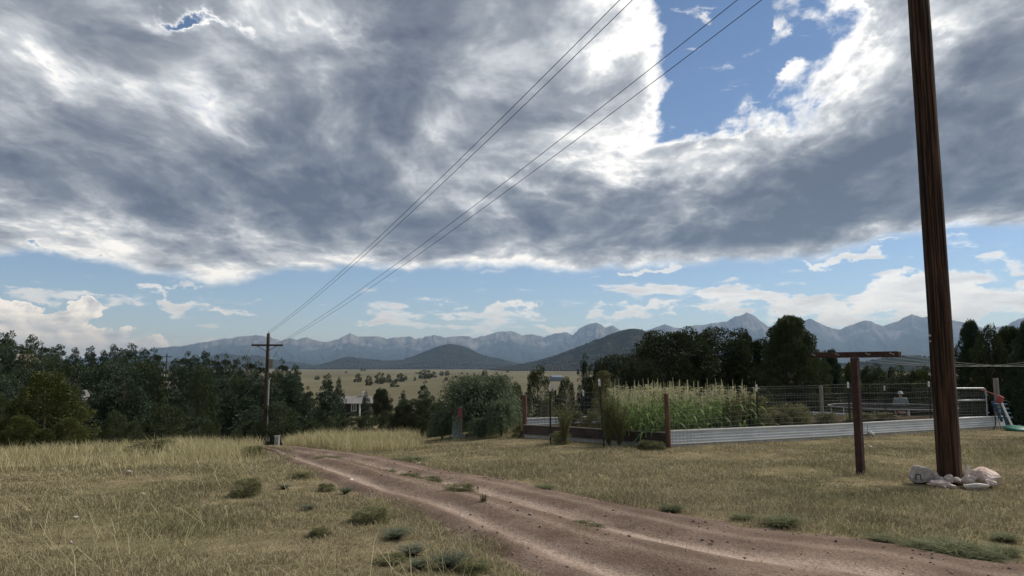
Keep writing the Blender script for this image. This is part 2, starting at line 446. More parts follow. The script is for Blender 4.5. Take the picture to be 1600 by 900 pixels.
# ------------------------------------------------------------------ dirt road outline on the ground
def edge_pts(px_list, head, tail):
    return [Vector(h) for h in head] + [at_ground(*p) for p in px_list] + [Vector(t) for t in tail]
def resample(pts, n):
    P = np.array([(p.x, p.y) for p in pts]); s = np.concatenate([[0], np.cumsum(np.hypot(*np.diff(P, axis=0).T))])
    t = np.linspace(0, s[-1], n); fx, fy = pchip(s, P[:, 0]), pchip(s, P[:, 1])
    return np.stack([fx(t), fy(t)], 1)
ROAD_L = edge_pts([(416, 704), (454, 727), (507, 749), (560, 773), (640, 800), (705, 832), (825, 898)], [(-26, 52, 0), (-17.5, 36.0, 0), (-10.6, 25.5, 0)], [(2.3, 3.2, 0), (8.0, .2, 0), (16, -3, 0)])
ROAD_R = edge_pts([(432, 700), (534, 708), (615, 718), (696, 735), (800, 752), (961, 784), (1069, 805), (1203, 827), (1387, 846), (1520, 871)], [(-21, 55, 0), (-13.5, 38.5, 0), (-8.4, 27.0, 0)], [(7.6, 5.6, 0), (12, 4.4, 0), (18, 2.6, 0)])
NROAD, NACR = 420, 29
rl, rr = resample(ROAD_L, NROAD), resample(ROAD_R, NROAD)
ROAD_MID, ROAD_HALF = (rl + rr) / 2, np.hypot(*(rr - rl).T) / 2
EDGE = np.vstack([rl, rr]); POLY = np.vstack([rl[::4], rr[::-4]])
def road_field(x, y):
    """1 on the road, 0 off it, half at its edge"""
    x = np.asarray(x, float).ravel(); y = np.asarray(y, float).ravel(); out = np.zeros(len(x))
    near = np.where(np.hypot(x, y) < 75)[0]
    px, py = POLY[:, 0], POLY[:, 1]; qx, qy = np.roll(px, -1), np.roll(py, -1)
    for i0 in range(0, len(near), 20000):
        k = near[i0:i0 + 20000]; X, Y = x[k, None], y[k, None]
        d = np.sqrt(((X - EDGE[None, ::2, 0]) ** 2 + (Y - EDGE[None, ::2, 1]) ** 2).min(1))
        c = ((py > Y) != (qy > Y)) & (X < (qx - px) * (Y - py) / (qy - py + 1e-12) + px)
        sg = np.where(c.sum(1) % 2 == 1, 1.0, -1.0)
        out[k] = np.clip(0.5 + sg * d / 1.2, 0, 1)
    return out

# ------------------------------------------------------------------ ground, road
def build_ground():
    rings = np.concatenate([np.geomspace(1.2, 30, 150), np.geomspace(30, 400, 60)[1:], np.geomspace(400, 70000, 50)[1:]])
    azs = np.radians(np.concatenate([np.linspace(-180, -48, 40)[:-1], np.linspace(-48, 48, 300)[:-1], np.linspace(48, 180, 40)[:-1]]))
    D, A = np.meshgrid(rings, azs, indexing='ij')
    X, Y = D * np.sin(A), D * np.cos(A); nr, na = X.shape
    f = road_field(X, Y).reshape(X.shape)
    Z = ground_z(X, Y) - 0.07 * sstep(f, 0.82, 1.0)          # sinks a little under the road sheet
    V = np.stack([X, Y, Z], -1).reshape(-1, 3); V = np.vstack([V, [[0, 0, 0]]])
    i, j = np.meshgrid(np.arange(nr - 1), np.arange(na), indexing='ij'); j2 = (j + 1) % na
    Q = np.stack([i * na + j, i * na + j2, (i + 1) * na + j2, (i + 1) * na + j], -1).reshape(-1, 4)[:, ::-1]
    jj = np.arange(na); T = np.stack([np.full(na, nr * na), jj, (jj + 1) % na], -1)[:, ::-1]
    me = mesh_np('ground', V, Q, T, smooth=True)
    a = me.attributes.new('road', 'FLOAT', 'POINT'); a.data.foreach_set('value', np.append(f.ravel(), 0).astype(np.float32))
    tag(link('ground', me, mat_ground()), kind='structure')
def road_profile(u):
    g = lambda c, w: np.exp(-((u - c) / w) ** 2)
    z = 0.045 - 0.05 * g(.19, .065) - 0.05 * g(.60, .065) + 0.02 * g(.40, .1)
    return z - 0.085 * (sstep(np.abs(u - .5), 0.36, 0.53))
def build_road():
    u = np.linspace(-.06, 1.06, NACR)
    P = rl[:, None, :] + (rr - rl)[:, None, :] * u[None, :, None]
    X, Y = P[..., 0], P[..., 1]
    Z = ground_z(X, Y) + road_profile(u)[None, :] + 0.035 * (fbm(X * 2.2, Y * 2.2, 4, 31) - .5) + 0.02
    V = np.stack([X, Y, Z], -1).reshape(-1, 3)
    i, j = np.meshgrid(np.arange(NROAD - 1), np.arange(NACR - 1), indexing='ij')
    Q = np.stack([i * NACR + j, i * NACR + j + 1, (i + 1) * NACR + j + 1, (i + 1) * NACR + j], -1).reshape(-1, 4)[:, ::-1]
    if True:
        me = mesh_np('dirt_road', V, Q, smooth=True)
    s = np.concatenate([[0], np.cumsum(np.hypot(*np.diff(ROAD_MID, axis=0).T))])
    uvv = np.stack([np.broadcast_to(u[None], X.shape), np.broadcast_to(s[:, None], X.shape)], -1).reshape(-1, 2)
    li = np.empty(len(me.loops), dtype=np.int32); me.loops.foreach_get('vertex_index', li)
    uvl = me.uv_layers.new(name='UVMap'); uvl.data.foreach_set('uv', uvv[li].astype(np.float32).ravel())
    o = tag(link('dirt_road', me, mat_road()), kind='structure')
    me.flip_normals() if me.polygons[0].normal.z < 0 else None
build_ground(); build_road()

# ------------------------------------------------------------------ mountains and hills
def mat_mountain():
    m, nt, b = new_mat('mountain_rock')
    p = geo_pos(nt); h = attr(nt, 'height'); x, y, z = sep(nt, p)
    n = noise_tex(nt, p, 0.0016, 8, 0.65); n2 = noise_tex(nt, vec(nt, x * 0.004, y * .0012, z * 0.0007), 1.0, 7, 0.7)
    tree = h + (n - 0.5) * 1.3
    forest = mixc(nt, n2.step(.4, .65), (0.018, 0.028, 0.026), (0.038, 0.048, 0.040))
    rock = mixc(nt, n2.step(0.35, 0.65), (0.060, 0.062, 0.066), (0.22, 0.212, 0.205))
    base(nt, b, mixc(nt, tree.step(0.52, 0.86), forest, rock)); b.inputs['Roughness'].default_value = 1.0; b.inputs['Specular IOR Level'].default_value = 0
    bump(nt, b, n2 + n, 1.0, 90.0)
    return m
def mat_hill():
    m, nt, b = new_mat('hill_scrub')
    p = geo_pos(nt); n = noise_tex(nt, p, 0.012, 6, 0.65); n2 = noise_tex(nt, p, 0.05, 5, 0.7)
    c = mixc(nt, n.step(.42, .66), (0.016, 0.021, 0.014), (0.036, 0.037, 0.025))
    c = mixc(nt, (n2.step(.56, .68)) * n.step(.48, .62), c, (0.13, 0.118, 0.10))
    base(nt, b, c); b.inputs['Roughness'].default_value = 1.0; b.inputs['Specular IOR Level'].default_value = 0
    return m
RANGE = [(-900, 540), (-600, 528), (-300, 545), (-100, 556), (60, 560), (150, 556), (220, 548), (250, 543), (290, 540), (330, 533), (370, 528), (400, 525), (420, 527), (440, 532), (452, 528), (463, 531), (478, 527), (490, 531), (510, 533), (530, 529), (547, 521), (560, 527), (572, 526), (590, 525), (605, 529), (620, 527), (640, 526), (650, 529), (665, 526), (680, 524), (695, 527), (710, 525), (725, 524), (740, 527), (760, 524), (779, 519), (800, 518), (815, 523), (830, 522), (850, 525), (870, 520), (885, 519), (895, 522), (905, 514), (920, 508), (932, 505), (946, 512), (957, 509), (970, 515), (990, 518), (1010, 516), (1039, 507), (1052, 511), (1066, 512), (1085, 508), (1100, 507), (1120, 504), (1135, 502), (1150, 496), (1168, 491), (1182, 497), (1200, 508), (1216, 507), (1232, 509), (1250, 503), (1265, 499), (1285, 507), (1310, 513), (1330, 507), (1353, 500), (1378, 508), (1400, 503), (1424, 493), (1440, 497), (1452, 496), (1470, 501), (1490, 500), (1512, 505), (1540, 511), (1575, 507), (1590, 500), (1610, 496), (1680, 510), (1760, 500), (1900, 515), (2200, 505), (2700, 530)]
def profile(points):
    A, T = [], []
    for px, py in points:
        v = ray(px, py); A.append(math.degrees(math.atan2(v.x, v.y))); T.append(v.z / math.hypot(v.x, v.y))
    return np.array(A), np.array(T)
def build_range():
    A, T = profile(RANGE)
    az = np.concatenate([np.linspace(A[0], -38, 120)[:-1], np.linspace(-38, 38, 1100), np.linspace(38, A[-1], 120)[1:]])
    tan = np.interp(az, A, T) + 0.0022 * (fbm(az * 3.5, az * 0 + 1, 5, 5, .6) - .5)
    wide = np.interp(az, np.linspace(A[0], A[-1], 60), np.interp(np.linspace(A[0], A[-1], 60), A, np.convolve(np.pad(T, 4, mode='edge'), np.ones(9) / 9, 'valid')))
    tan = tan + (tan - wide) * 0.25
    t = np.concatenate([np.linspace(0, 1, 80), np.linspace(1.04, 1.6, 8)])
    D0 = 17000 * (1 + 0.10 * (fbm(az * .12, az * 0, 2, 8) - .5)); foot = 9800.0
    tt, aa = np.meshgrid(t, az, indexing='ij')
    D = foot + (D0[None, :] - foot) * tt
    H = (tan * D0)[None, :] + 1.6 + 24                         # ridge height above the plain
    tc = np.clip(tt, 0, 1)
    warp = (fbm(aa * .5, tt * 2.0, 3, 21) - .5) * 2.2
    sp = ridged(aa * 0.42 + warp, tt * 0.7, 5, 22, 0.55); sp2 = ridged(aa * 1.6 + warp * 1.5, tt * 1.6, 4, 26, .6)
    shape = 0.30 * tc + 0.70 * tc ** 1.5
    carve = (1 - tc) ** 0.38 * tc ** 0.25
    h = H * shape * (1 - carve * (1.0 - sp) * 0.95) * (1 - 0.45 * carve * (1 - sp2))
    h = np.where(tt > 1, H * (1 - (tt - 1) * 1.5), h)
    X, Y, Z = D * np.sin(np.radians(aa)), D * np.cos(np.radians(aa)), h - 26
    n0, n1 = X.shape
    i, j = np.meshgrid(np.arange(n0 - 1), np.arange(n1 - 1), indexing='ij')
    Q = np.stack([i * n1 + j, i * n1 + j + 1, (i + 1) * n1 + j + 1, (i + 1) * n1 + j], -1).reshape(-1, 4)[:, ::-1]
    me = mesh_np('mountain_range', np.stack([X, Y, Z], -1).reshape(-1, 3), Q, smooth=True)
    a = me.attributes.new('height', 'FLOAT', 'POINT'); a.data.foreach_set('value', (h / np.maximum(H, 700)).ravel().astype(np.float32))
    tag(link('mountain_range', me, mat_mountain()), kind='structure')
M_HILL = mat_hill()
M_FARWOOD = mat_leaf('far_woodland', (0.013, 0.019, 0.012), (0.024, 0.031, 0.018), (0.018, 0.024, 0.015))
def build_hill(name, pts, dist, depth, ntrees, tree_h, seed, woods):
    A, T = profile(pts)
    az = np.linspace(A[0], A[-1], 160); tan = np.interp(az, A, T)
    k = np.ones(5) / 5; tan = np.convolve(np.pad(tan, 2, mode='edge'), k, 'valid')
    t = np.linspace(-1, 1.0, 60); tt, aa = np.meshgrid(t, az, indexing='ij')
    base_z = float(Z_R(dist)) - 2
    D = dist + depth * tt
    Hr = np.maximum((tan * (dist if tree_h == 0 else dist) + 1.6 - tree_h * .6) - base_z, 0)[None, :]
    bell = np.where(tt < 0, np.clip(1 + tt, 0, 1) ** 1.25, np.clip(1 - tt * tt, 0, 1))
    h = Hr * bell * (1 - 0.35 * (1 - ridged(aa * 1.1 + tt, tt * 1.5, 4, seed)) * np.clip(-tt * 3, 0, 1) * np.clip((1 + tt) * 2, 0, 1))
    X, Y, Z = D * np.sin(np.radians(aa)), D * np.cos(np.radians(aa)), base_z + h
    n0, n1 = X.shape
    i, j = np.meshgrid(np.arange(n0 - 1), np.arange(n1 - 1), indexing='ij')
    Q = np.stack([i * n1 + j, i * n1 + j + 1, (i + 1) * n1 + j + 1, (i + 1) * n1 + j], -1).reshape(-1, 4)[:, ::-1]
    tag(link(name, mesh_np(name, np.stack([X, Y, Z], -1).reshape(-1, 3), Q, smooth=True), M_HILL), kind='structure')
    # far-off wood: small uneven crowns standing on the slope
    r = np.random.default_rng(seed); n = ntrees
    ii = r.uniform(0, n0 * .62, n); jj = r.uniform(2, n1 - 3, n)
    i0, j0 = ii.astype(int), jj.astype(int); fi, fj = ii - i0, jj - j0
    bil = lambda M: M[i0, j0] * (1 - fi) * (1 - fj) + M[i0 + 1, j0] * fi * (1 - fj) + M[i0, j0 + 1] * (1 - fi) * fj + M[i0 + 1, j0 + 1] * fi * fj
    cx, cy, cz, hh = bil(X), bil(Y), bil(Z), bil(h)
    keep = (fbm(cx * .004, cy * .004, 3, seed + 3) > .40) & (hh > 2)
    cx, cy, cz = cx[keep], cy[keep], cz[keep]; n = len(cx)
    s = tree_h * r.uniform(.6, 1.25, n); w = s * r.uniform(.3, .5, n)
    ang = np.arange(5) * 2 * np.pi / 5
    V = np.zeros((n, 11, 3)); rot = r.uniform(0, 6, n)[:, None]
    for k, (zf, wf) in enumerate(((0.0, .7), (.45, 1.0))):
        rad = w[:, None] * wf * r.uniform(.75, 1.2, (n, 5))
        V[:, k * 5:(k + 1) * 5, 0] = cx[:, None] + np.cos(ang + rot) * rad; V[:, k * 5:(k + 1) * 5, 1] = cy[:, None] + np.sin(ang + rot) * rad
        V[:, k * 5:(k + 1) * 5, 2] = (cz + s * zf)[:, None] - .5
    V[:, 10] = np.stack([cx, cy, cz + s], 1)
    q = np.array([[a, (a + 1) % 5, 5 + (a + 1) % 5, 5 + a] for a in range(5)]); tr = np.array([[5 + a, 5 + (a + 1) % 5, 10] for a in range(5)])
    off = (np.arange(n) * 11)[:, None, None]
    me = mesh_np(woods, V.reshape(-1, 3), (q[None] + off).reshape(-1, 4), (tr[None] + off).reshape(-1, 3))
    a = me.attributes.new('leaf', 'FLOAT', 'POINT'); a.data.foreach_set('value', np.repeat(r.uniform(0, 1, n), 11).astype(np.float32))
    tag(link('hill_woodland', me, M_FARWOOD), woods, 'woodland', kind='stuff')
build_range()
build_hill('foothill', [(150, 575), (250, 566), (300, 561), (332, 555), (350, 551), (375, 554), (405, 555), (430, 562), (480, 568), (520, 574), (560, 577)], 7600, 1500, 3000, 13, 41, 'dark woodland covering the low foothill behind the far utility pole')
build_hill('foothill', [(455, 577), (500, 570), (530, 561), (543, 557), (562, 560), (600, 563), (625, 562), (642, 558), (660, 551), (680, 543), (695, 538), (708, 537), (725, 541), (745, 550), (765, 557), (782, 561), (805, 567), (850, 574), (900, 577)], 6200, 1500, 14000, 12, 42, 'dark woodland covering the pointed hill beyond the straw-coloured range')
build_hill('foothill', [(760, 577), (790, 573), (830, 566), (860, 558), (890, 547), (920, 535), (945, 524), (965, 516), (985, 511), (1000, 512), (1015, 519), (1032, 529), (1060, 542), (1090, 552), (1150, 558), (1220, 566), (1280, 576)], 3600, 1100, 9000, 9, 43, 'scrubby woodland on the rocky hill behind the rounded trees')
build_hill('foothill', [(1240, 577), (1300, 568), (1340, 566), (1370, 561), (1395, 555), (1430, 555), (1470, 558), (1540, 560), (1620, 562), (1800, 577)], 3000, 700, 3000, 8, 44, 'dark woodland on the low hill seen past the clothesline post')

# ------------------------------------------------------------------ foliage meshes
def unit(v): return v / np.maximum(np.linalg.norm(v, axis=-1, keepdims=True), 1e-9)
def leaf_quads(P, Dr, L, W, r, droop=0.0):
    """one narrow diamond per leaf: positions, directions, lengths, widths"""
    n = len(P); Dr = unit(Dr)
    side = unit(np.cross(Dr, r.normal(size=(n, 3))))
    L = np.broadcast_to(L, n)[:, None]; W = np.broadcast_to(W, n)[:, None]
    V = np.empty((n, 4, 3))
    V[:, 0] = P; V[:, 2] = P + Dr * L; V[:, 2, 2] -= (L * droop)[:, 0]
    mid = P + Dr * L * 0.5
    V[:, 1] = mid + side * W * .5; V[:, 3] = mid - side * W * .5
    return V
def leaf_mesh(name, V, val):
    n = len(V)
    me = mesh_np(name, V.reshape(-1, 3), np.arange(n * 4).reshape(n, 4))
    a = me.attributes.new('leaf', 'FLOAT', 'POINT'); a.data.foreach_set('value', np.repeat(val, 4).astype(np.float32))
    return me
def tree_shape(kind, r, nclump):
    """clump centres, clump radii, flattening and outward directions of a crown of height 1"""
    C, R, O = [], [], []
    for k in range(nclump):
        a = r.uniform(0, 2 * np.pi)
        q = r.uniform(.35, 1.0) ** .55                        # how far out towards the skin of the crown
        if kind == 'juniper':
            z = r.uniform(0.02, 0.96) ** 1.15
            prof = 0.46 * min(1, (z + .22) / .30) ** .5 * (1 - max(0, (z - .15) / .90) ** 1.6)
            rad = prof * (1 + .16 * math.sin(3 * a + 5 * z) + .12 * math.sin(5 * a - 9 * z)) * q
            cr = r.uniform(.06, .12) * (1.15 - .45 * z); up = .35
        elif kind == 'spire':
            z = r.uniform(0.02, 0.97) ** 1.1
            prof = 0.44 * min(1, (z + .08) / .25) ** .5 * (1 - max(0, (z - .2) / .84) ** 1.5)
            rad = prof * (1 + .16 * math.sin(4 * a + 7 * z) + .12 * math.sin(7 * a - 5 * z)) * q
            cr = r.uniform(.04, .085); up = .8
            if k % 5 == 0:                                    # separate leaders make an uneven top
                m = (k // 5) % 9; a = m * 2.4; rad = .03 + .022 * m; z = r.uniform(.62, 1.0 - .035 * m); cr = .05 * (1.25 - z) + .012
        elif kind == 'round':
            z = r.uniform(0.04, 0.94)
            prof = 0.50 * math.sqrt(max(0, 1 - ((z - .40) / .58) ** 2)) if z > .40 else 0.50 * (.72 + .28 * z / .40)
            rad = prof * (1 + .14 * math.sin(3 * a + 2) + .10 * math.sin(7 * a + 9 * z)) * q
            cr = r.uniform(.05, .11); up = .25
        else:                                                 # pine: layered branches with gaps
            z = r.uniform(0.16, 0.97)
            z = 0.16 + 0.81 * (round((z - .16) / .81 * 9) / 9) + r.normal() * .022
            ln = 0.34 * (1 - max(0, (z - .30) / .76) ** 1.3) * min(1, (z - .0) / .25)
            rad = ln * r.uniform(.2, 1.15) * (1 + .30 * math.sin(2 * a + 11 * z)); cr = r.uniform(.05, .10) * (1.2 - .75 * z); up = .25
        C.append((math.cos(a) * rad, math.sin(a) * rad, z)); R.append(cr); O.append((math.cos(a), math.sin(a), up))
    return np.array(C), np.array(R), np.array(O)
def make_tree(kind, seed, nclump, nleaf, leaf_l, leaf_w):
    r = np.random.default_rng(seed)
    C, R, O = tree_shape(kind, r, nclump)
    p = R ** 2 / (R ** 2).sum(); k = r.choice(len(C), nleaf, p=p)
    n = unit(r.normal(size=(nleaf, 3)) + O[k] * .5)
    flat = np.array([1.3, 1.3, .42]) if kind == 'pine' else np.array([1.1, 1.1, .75])
    P = C[k] + n * (R[k] * r.uniform(.35, 1.0, nleaf) ** .5)[:, None] * flat
    D = n + O[k] * .6 + r.normal(size=(nleaf, 3)) * .45
    V = leaf_quads(P, D, leaf_l * r.uniform(.6, 1.35, nleaf), leaf_w * r.uniform(.7, 1.3, nleaf), r)
    V[..., 2] = np.maximum(V[..., 2], 0.005)
    cv = r.uniform(0, 1, len(C))
    me = leaf_mesh('crown', V, np.clip(.55 * cv[k] + .45 * r.uniform(0, 1, nleaf), 0, 1))
    mb = MB()
    lean = r.normal(size=2) * .02
    top = .93 if kind in ('pine', 'spire') else .75
    tp = [Vector((lean[0] * t * 3 + .012 * math.sin(7 * t + seed), lean[1] * t * 3 + .012 * math.cos(5 * t + seed), -.05 + (top + .05) * t)) for t in np.linspace(0, 1, 7)]
    r0 = {'pine': .024, 'juniper': .032, 'spire': .03, 'round': .038}[kind]
    mb.tube(tp, [r0 * (1.15 - t) + .003 for t in np.linspace(0, 1, 7)], 7)
    for c in C[r.permutation(len(C))[:26]]:
        zb = max(.05, c[2] - .10 - .35 * math.hypot(c[0], c[1])); f = min(zb / top, 1)
        b0 = tp[0].lerp(tp[-1], f)
        m = Vector(c) * .55 + b0 * .45 + Vector((0, 0, -.015))
        mb.tube([b0, m, Vector(c)], [.009, .006, .002], 4, cap=False)
    return me, mb.mesh('trunk', True)
M_BARK = mat_plain('bark', (0.055, 0.043, 0.034), (0.12, 0.095, 0.075), 14, 0.95, .6, stretch=(1, 1, .25))
M_PINE = mat_leaf('pine_needles', (0.030, 0.048, 0.028), (0.066, 0.092, 0.048), (0.044, 0.066, 0.044), trans=.12)
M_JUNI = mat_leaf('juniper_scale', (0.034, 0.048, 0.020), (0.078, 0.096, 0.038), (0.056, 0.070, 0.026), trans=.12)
M_JUNY = mat_leaf('yellow_juniper_scale', (0.050, 0.062, 0.018), (0.115, 0.125, 0.034), (0.080, 0.088, 0.026), trans=.12)  # foliage of the yellow-green junipers, their own colour
M_OAK = mat_leaf('round_tree_leaf', (0.024, 0.034, 0.015), (0.055, 0.066, 0.028), (0.036, 0.046, 0.018), trans=.12)
PROTO = {}
for nm, kind, seed, ncl, nlf, ll, lw, mat in [
        ('pine_a', 'pine', 1, 150, 11000, .034, .014, M_PINE), ('pine_b', 'pine', 2, 130, 10000, .036, .014, M_PINE), ('pine_c', 'pine', 3, 170, 11000, .032, .014, M_PINE),
        ('juniper_a', 'juniper', 4, 190, 16000, .030, .015, M_JUNI), ('juniper_b', 'juniper', 5, 170, 16000, .030, .015, M_JUNI),
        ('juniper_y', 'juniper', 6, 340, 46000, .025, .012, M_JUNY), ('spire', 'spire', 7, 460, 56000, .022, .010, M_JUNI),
        ('round_a', 'round', 8, 330, 60000, .020, .013, M_OAK), ('round_b', 'round', 9, 300, 60000, .020, .013, M_OAK), ('dense_pine', 'spire', 10, 300, 40000, .026, .010, M_PINE),
        ('far_juniper', 'juniper', 11, 60, 1600, .085, .05, M_JUNI), ('far_round', 'round', 12, 60, 1800, .08, .06, M_JUNI)]:
    PROTO[nm] = (*make_tree(kind, seed, ncl, nlf, ll, lw), mat)
WIDTH = {k: float(np.ptp(np.array([v.co.x for v in p[0].vertices]))) for k, p in PROTO.items()}
def place_tree(proto, px, ytop, d, wpx, name, label, group=None, rz=None, base=None):
    b = on_ground(px, d) if base is None else base
    top = at_dist(px, ytop, d).z
    H = max(top - b.z, 0.8)
    w = wpx / F_PX * math.hypot(d, 0) * math.cos(math.atan2(b.x, b.y)) if wpx else H * WIDTH[proto]
    s = w / WIDTH[proto]
    cr, tr, mat = PROTO[proto]
    e = empty(name, (b.x, b.y, b.z - .03), random.uniform(0, 6.28) if rz is None else rz, (s, s, H))
    tag(e, label, 'tree', group)
    link('crown', cr, mat, e); link('trunk', tr, M_BARK, e)
    return e
def build_trees():
    R = random.Random(5)
    G = 'pines of the dense stand beyond the grassy crest'
    LBL = 'dark green pine in the dense stand beyond the grassy crest'
    sky = [(-30, 530), (2, 523), (12, 521), (28, 541), (48, 527), (62, 536), (78, 545), (92, 541), (115, 546), (140, 544), (160, 550), (175, 541), (190, 548), (205, 540), (222, 547), (240, 547),
           (276, 562), (290, 553), (305, 558), (320, 552), (337, 558), (352, 556), (370, 563), (386, 560), (404, 568), (440, 564), (461, 572)]
    pines = ['pine_a', 'pine_b', 'pine_c']
    for px, y in sky:
        place_tree(R.choice(pines), px, y, R.uniform(105, 150), R.uniform(48, 76), 'pine_tree', 'dark green pine breaking the skyline at the back of the dense stand', G)
    SX, SY = [p[0] for p in sky], [p[1] for p in sky]
    def prof(px): return float(np.interp(px, SX, SY))
    for k in range(46):
        px = -30 + k * 11 + R.uniform(-5, 5)
        if 248 < px < 300: continue
        place_tree(R.choice(pines + ['juniper_a']), px, prof(px) + R.uniform(14, 34), R.uniform(75, 100), R.uniform(58, 86), 'pine_tree', 'dark green pine in the middle depth of the dense stand', G)
    for k in range(31):
        px = -25 + k * 15.5 + R.uniform(-7, 7)
        if 225 < px < 262 or 290 < px < 380: continue
        place_tree(R.choice(pines + ['juniper_b']), px, prof(px) + R.uniform(48, 75), R.uniform(52, 70), R.uniform(66, 100), 'pine_tree', 'dark green pine at the near edge of the dense stand', G)
    GJ = 'junipers at the foot of the pine stand'
    one = 'juniper_tree'
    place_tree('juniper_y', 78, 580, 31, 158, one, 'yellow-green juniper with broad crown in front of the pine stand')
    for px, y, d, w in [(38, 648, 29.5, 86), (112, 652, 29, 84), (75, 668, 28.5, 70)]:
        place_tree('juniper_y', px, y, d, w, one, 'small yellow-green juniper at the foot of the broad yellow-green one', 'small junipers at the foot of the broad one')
    place_tree('juniper_a', 0, 612, 34, 90, one, 'dark juniper beside the yellow-green juniper', None)
    place_tree('juniper_a', 265, 632, 44, 118, one, 'broad dark juniper below the sagging wires of the valley line')
    for px, y, d, w in [(185, 640, 46, 70), (215, 655, 42, 50), (330, 655, 60, 40), (300, 672, 50, 46), (395, 655, 62, 62), (375, 668, 48, 40), (460, 662, 60, 48), (430, 650, 66, 50)]:
        place_tree(R.choice(['juniper_a', 'juniper_b']), px, y, d, w, one, 'low dark juniper between the grassy crest and the pine stand', GJ)
    for px, y, d, w, p in [(455, 600, 78, 50, 'pine_a'), (484, 606, 72, 44, 'pine_b'), (512, 587, 85, 52, 'pine_c'), (531, 592, 88, 30, 'pine_a'), (438, 612, 66, 55, 'pine_b')]:
        place_tree(p, px, y, d, w, 'pine_tree', 'tall pine growing between the far utility pole and the brown house', 'pines beside the brown house')
    place_tree('round_a', 597, 606, 118, 34, 'pinyon_tree', 'bushy pinyon standing between the brown house and the red barn')
    place_tree('pine_a', 573, 612, 122, 20, 'pine_tree', 'slim young pine at the corner of the brown house')
    place_tree('pine_c', 631, 611, 112, 24, 'pine_tree', 'slim pine beside the red barn')
    place_tree('pine_b', 664, 597, 92, 34, 'pine_tree', 'tall dark pine behind the drooping grey-green shrub')
    for px, y, d, w in [(545, 652, 62, 48), (575, 648, 70, 46), (610, 642, 66, 56), (640, 640, 60, 50), (520, 650, 58, 46), (560, 668, 46, 52), (605, 664, 46, 50), (492, 655, 56, 44)]:
        place_tree(R.choice(['juniper_a', 'juniper_b']), px, y, d, w, one, 'dark bushy juniper below the brown house in the valley', 'junipers below the brown house')
    for px, y, d, w in [(528, 640, 105, 36), (552, 643, 112, 40), (578, 640, 108, 36), (604, 641, 112, 34), (626, 638, 104, 34), (500, 632, 100, 40)]:
        place_tree(R.choice(['juniper_a', 'juniper_b']), px, y, d, w, one, 'dark juniper on the slope just below the brown house', 'junipers just below the brown house')
    place_tree('juniper_b', 672, 616, 42, 66, one, 'dark juniper growing left against the drooping grey-green shrub')
    place_tree('juniper_y', 650, 650, 36, 44, one, 'small yellow-green juniper rising behind the tall dry grass')
    place_tree('juniper_a', 757, 577, 62, 34, one, 'upright juniper rising over the drooping grey-green shrub')
    place_tree('juniper_b', 772, 598, 48, 42, one, 'rounded juniper behind the drooping grey-green shrub')
    place_tree('juniper_a', 806, 596, 34, 54, one, 'dark juniper between the drooping shrub and the garden corner post')
    place_tree('juniper_b', 842, 569, 36, 72, one, 'dark broad juniper behind the left garden fence')
    place_tree('juniper_a', 884, 588, 33, 58, one, 'low dark juniper behind the leaning white-topped fence posts')
    place_tree('pine_c', 914, 556, 48, 40, 'pine_tree', 'pointed dark conifer behind the garden fence below the rocky hill')
    place_tree('juniper_b', 925, 600, 32, 60, one, 'dark juniper at the left end of the corn')
    place_tree('round_a', 1046, 513, 37, 172, 'broadleaf_tree', 'broad rounded dark tree behind the corn, below the rocky hill')
    place_tree('round_b', 1132, 512, 39, 150, 'broadleaf_tree', 'rounded dark tree between the broad tree and the pointed juniper')
    place_tree('round_b', 1003, 560, 34, 84, 'broadleaf_tree', 'low dark spreading tree at the foot of the broad rounded tree')
    place_tree('spire', 1236, 495, 36, 146, one, 'tall pointed dark juniper behind the corn and the garden fence')
    for px, y, d, w, t in [(1182, 526, 40, 100, 'round_a'), (1290, 546, 41, 96, 'juniper_b')]:
        place_tree(t, px, y, d, w, one, 'dark rounded juniper shouldering the tall pointed juniper', 'junipers shouldering the tall pointed one')
    place_tree('dense_pine', 1300, 548, 37, 60, one, 'dark conifer just behind the arm of the clothesline post')
    for px, y, d, w in [(1330, 566, 42, 60), (1368, 573, 46, 70), (1404, 584, 50, 60), (1440, 578, 44, 66), (1476, 568, 40, 66)]:
        place_tree(R.choice(['juniper_a', 'juniper_b', 'juniper_y']), px, y, d, w, one, 'low bushy juniper behind the trampoline', 'junipers behind the trampoline')
    for px, y, d, w, p in [(1522, 503, 38, 96, 'dense_pine'), (1550, 506, 37, 100, 'juniper_a'), (1580, 511, 38, 110, 'spire'), (1615, 503, 36, 120, 'dense_pine'), (1500, 540, 38, 84, 'juniper_b'), (1660, 510, 36, 120, 'spire')]:
        place_tree(p, px, y, d, w, one, 'tall dark conifer of the clump behind the tube gate', 'conifers behind the tube gate')
    GU = 'undergrowth behind the garden'
    for k in range(19):
        px = 935 + k * 31 + R.uniform(-8, 8)
        place_tree(R.choice(['juniper_a', 'juniper_b', 'round_a']), px, R.uniform(590, 606), R.uniform(31, 36) if px < 1270 else R.uniform(38, 43), R.uniform(60, 84), 'bushy_shrub', 'low dark bushy shrub in the belt of undergrowth behind the garden', GU)
    for k in range(15):
        px = 965 + k * 36 + R.uniform(-8, 8)
        place_tree(R.choice(['juniper_a', 'juniper_b', 'round_b']), px, R.uniform(561, 574) if px > 1190 else R.uniform(540, 566), R.uniform(42, 50), R.uniform(84, 110), one, 'dark broad juniper in the belt behind the garden undergrowth', 'junipers of the belt behind the garden')
    GV = 'valley shrubs past the road crest'
    for k in range(13):
        px = 640 + k * 25 + R.uniform(-8, 8)
        place_tree(R.choice(['juniper_a', 'juniper_b', 'round_b']), px, R.uniform(622, 640), R.uniform(34, 52), R.uniform(50, 70), 'bushy_shrub', 'dark valley shrub between the drooping shrub and the open range', GV)
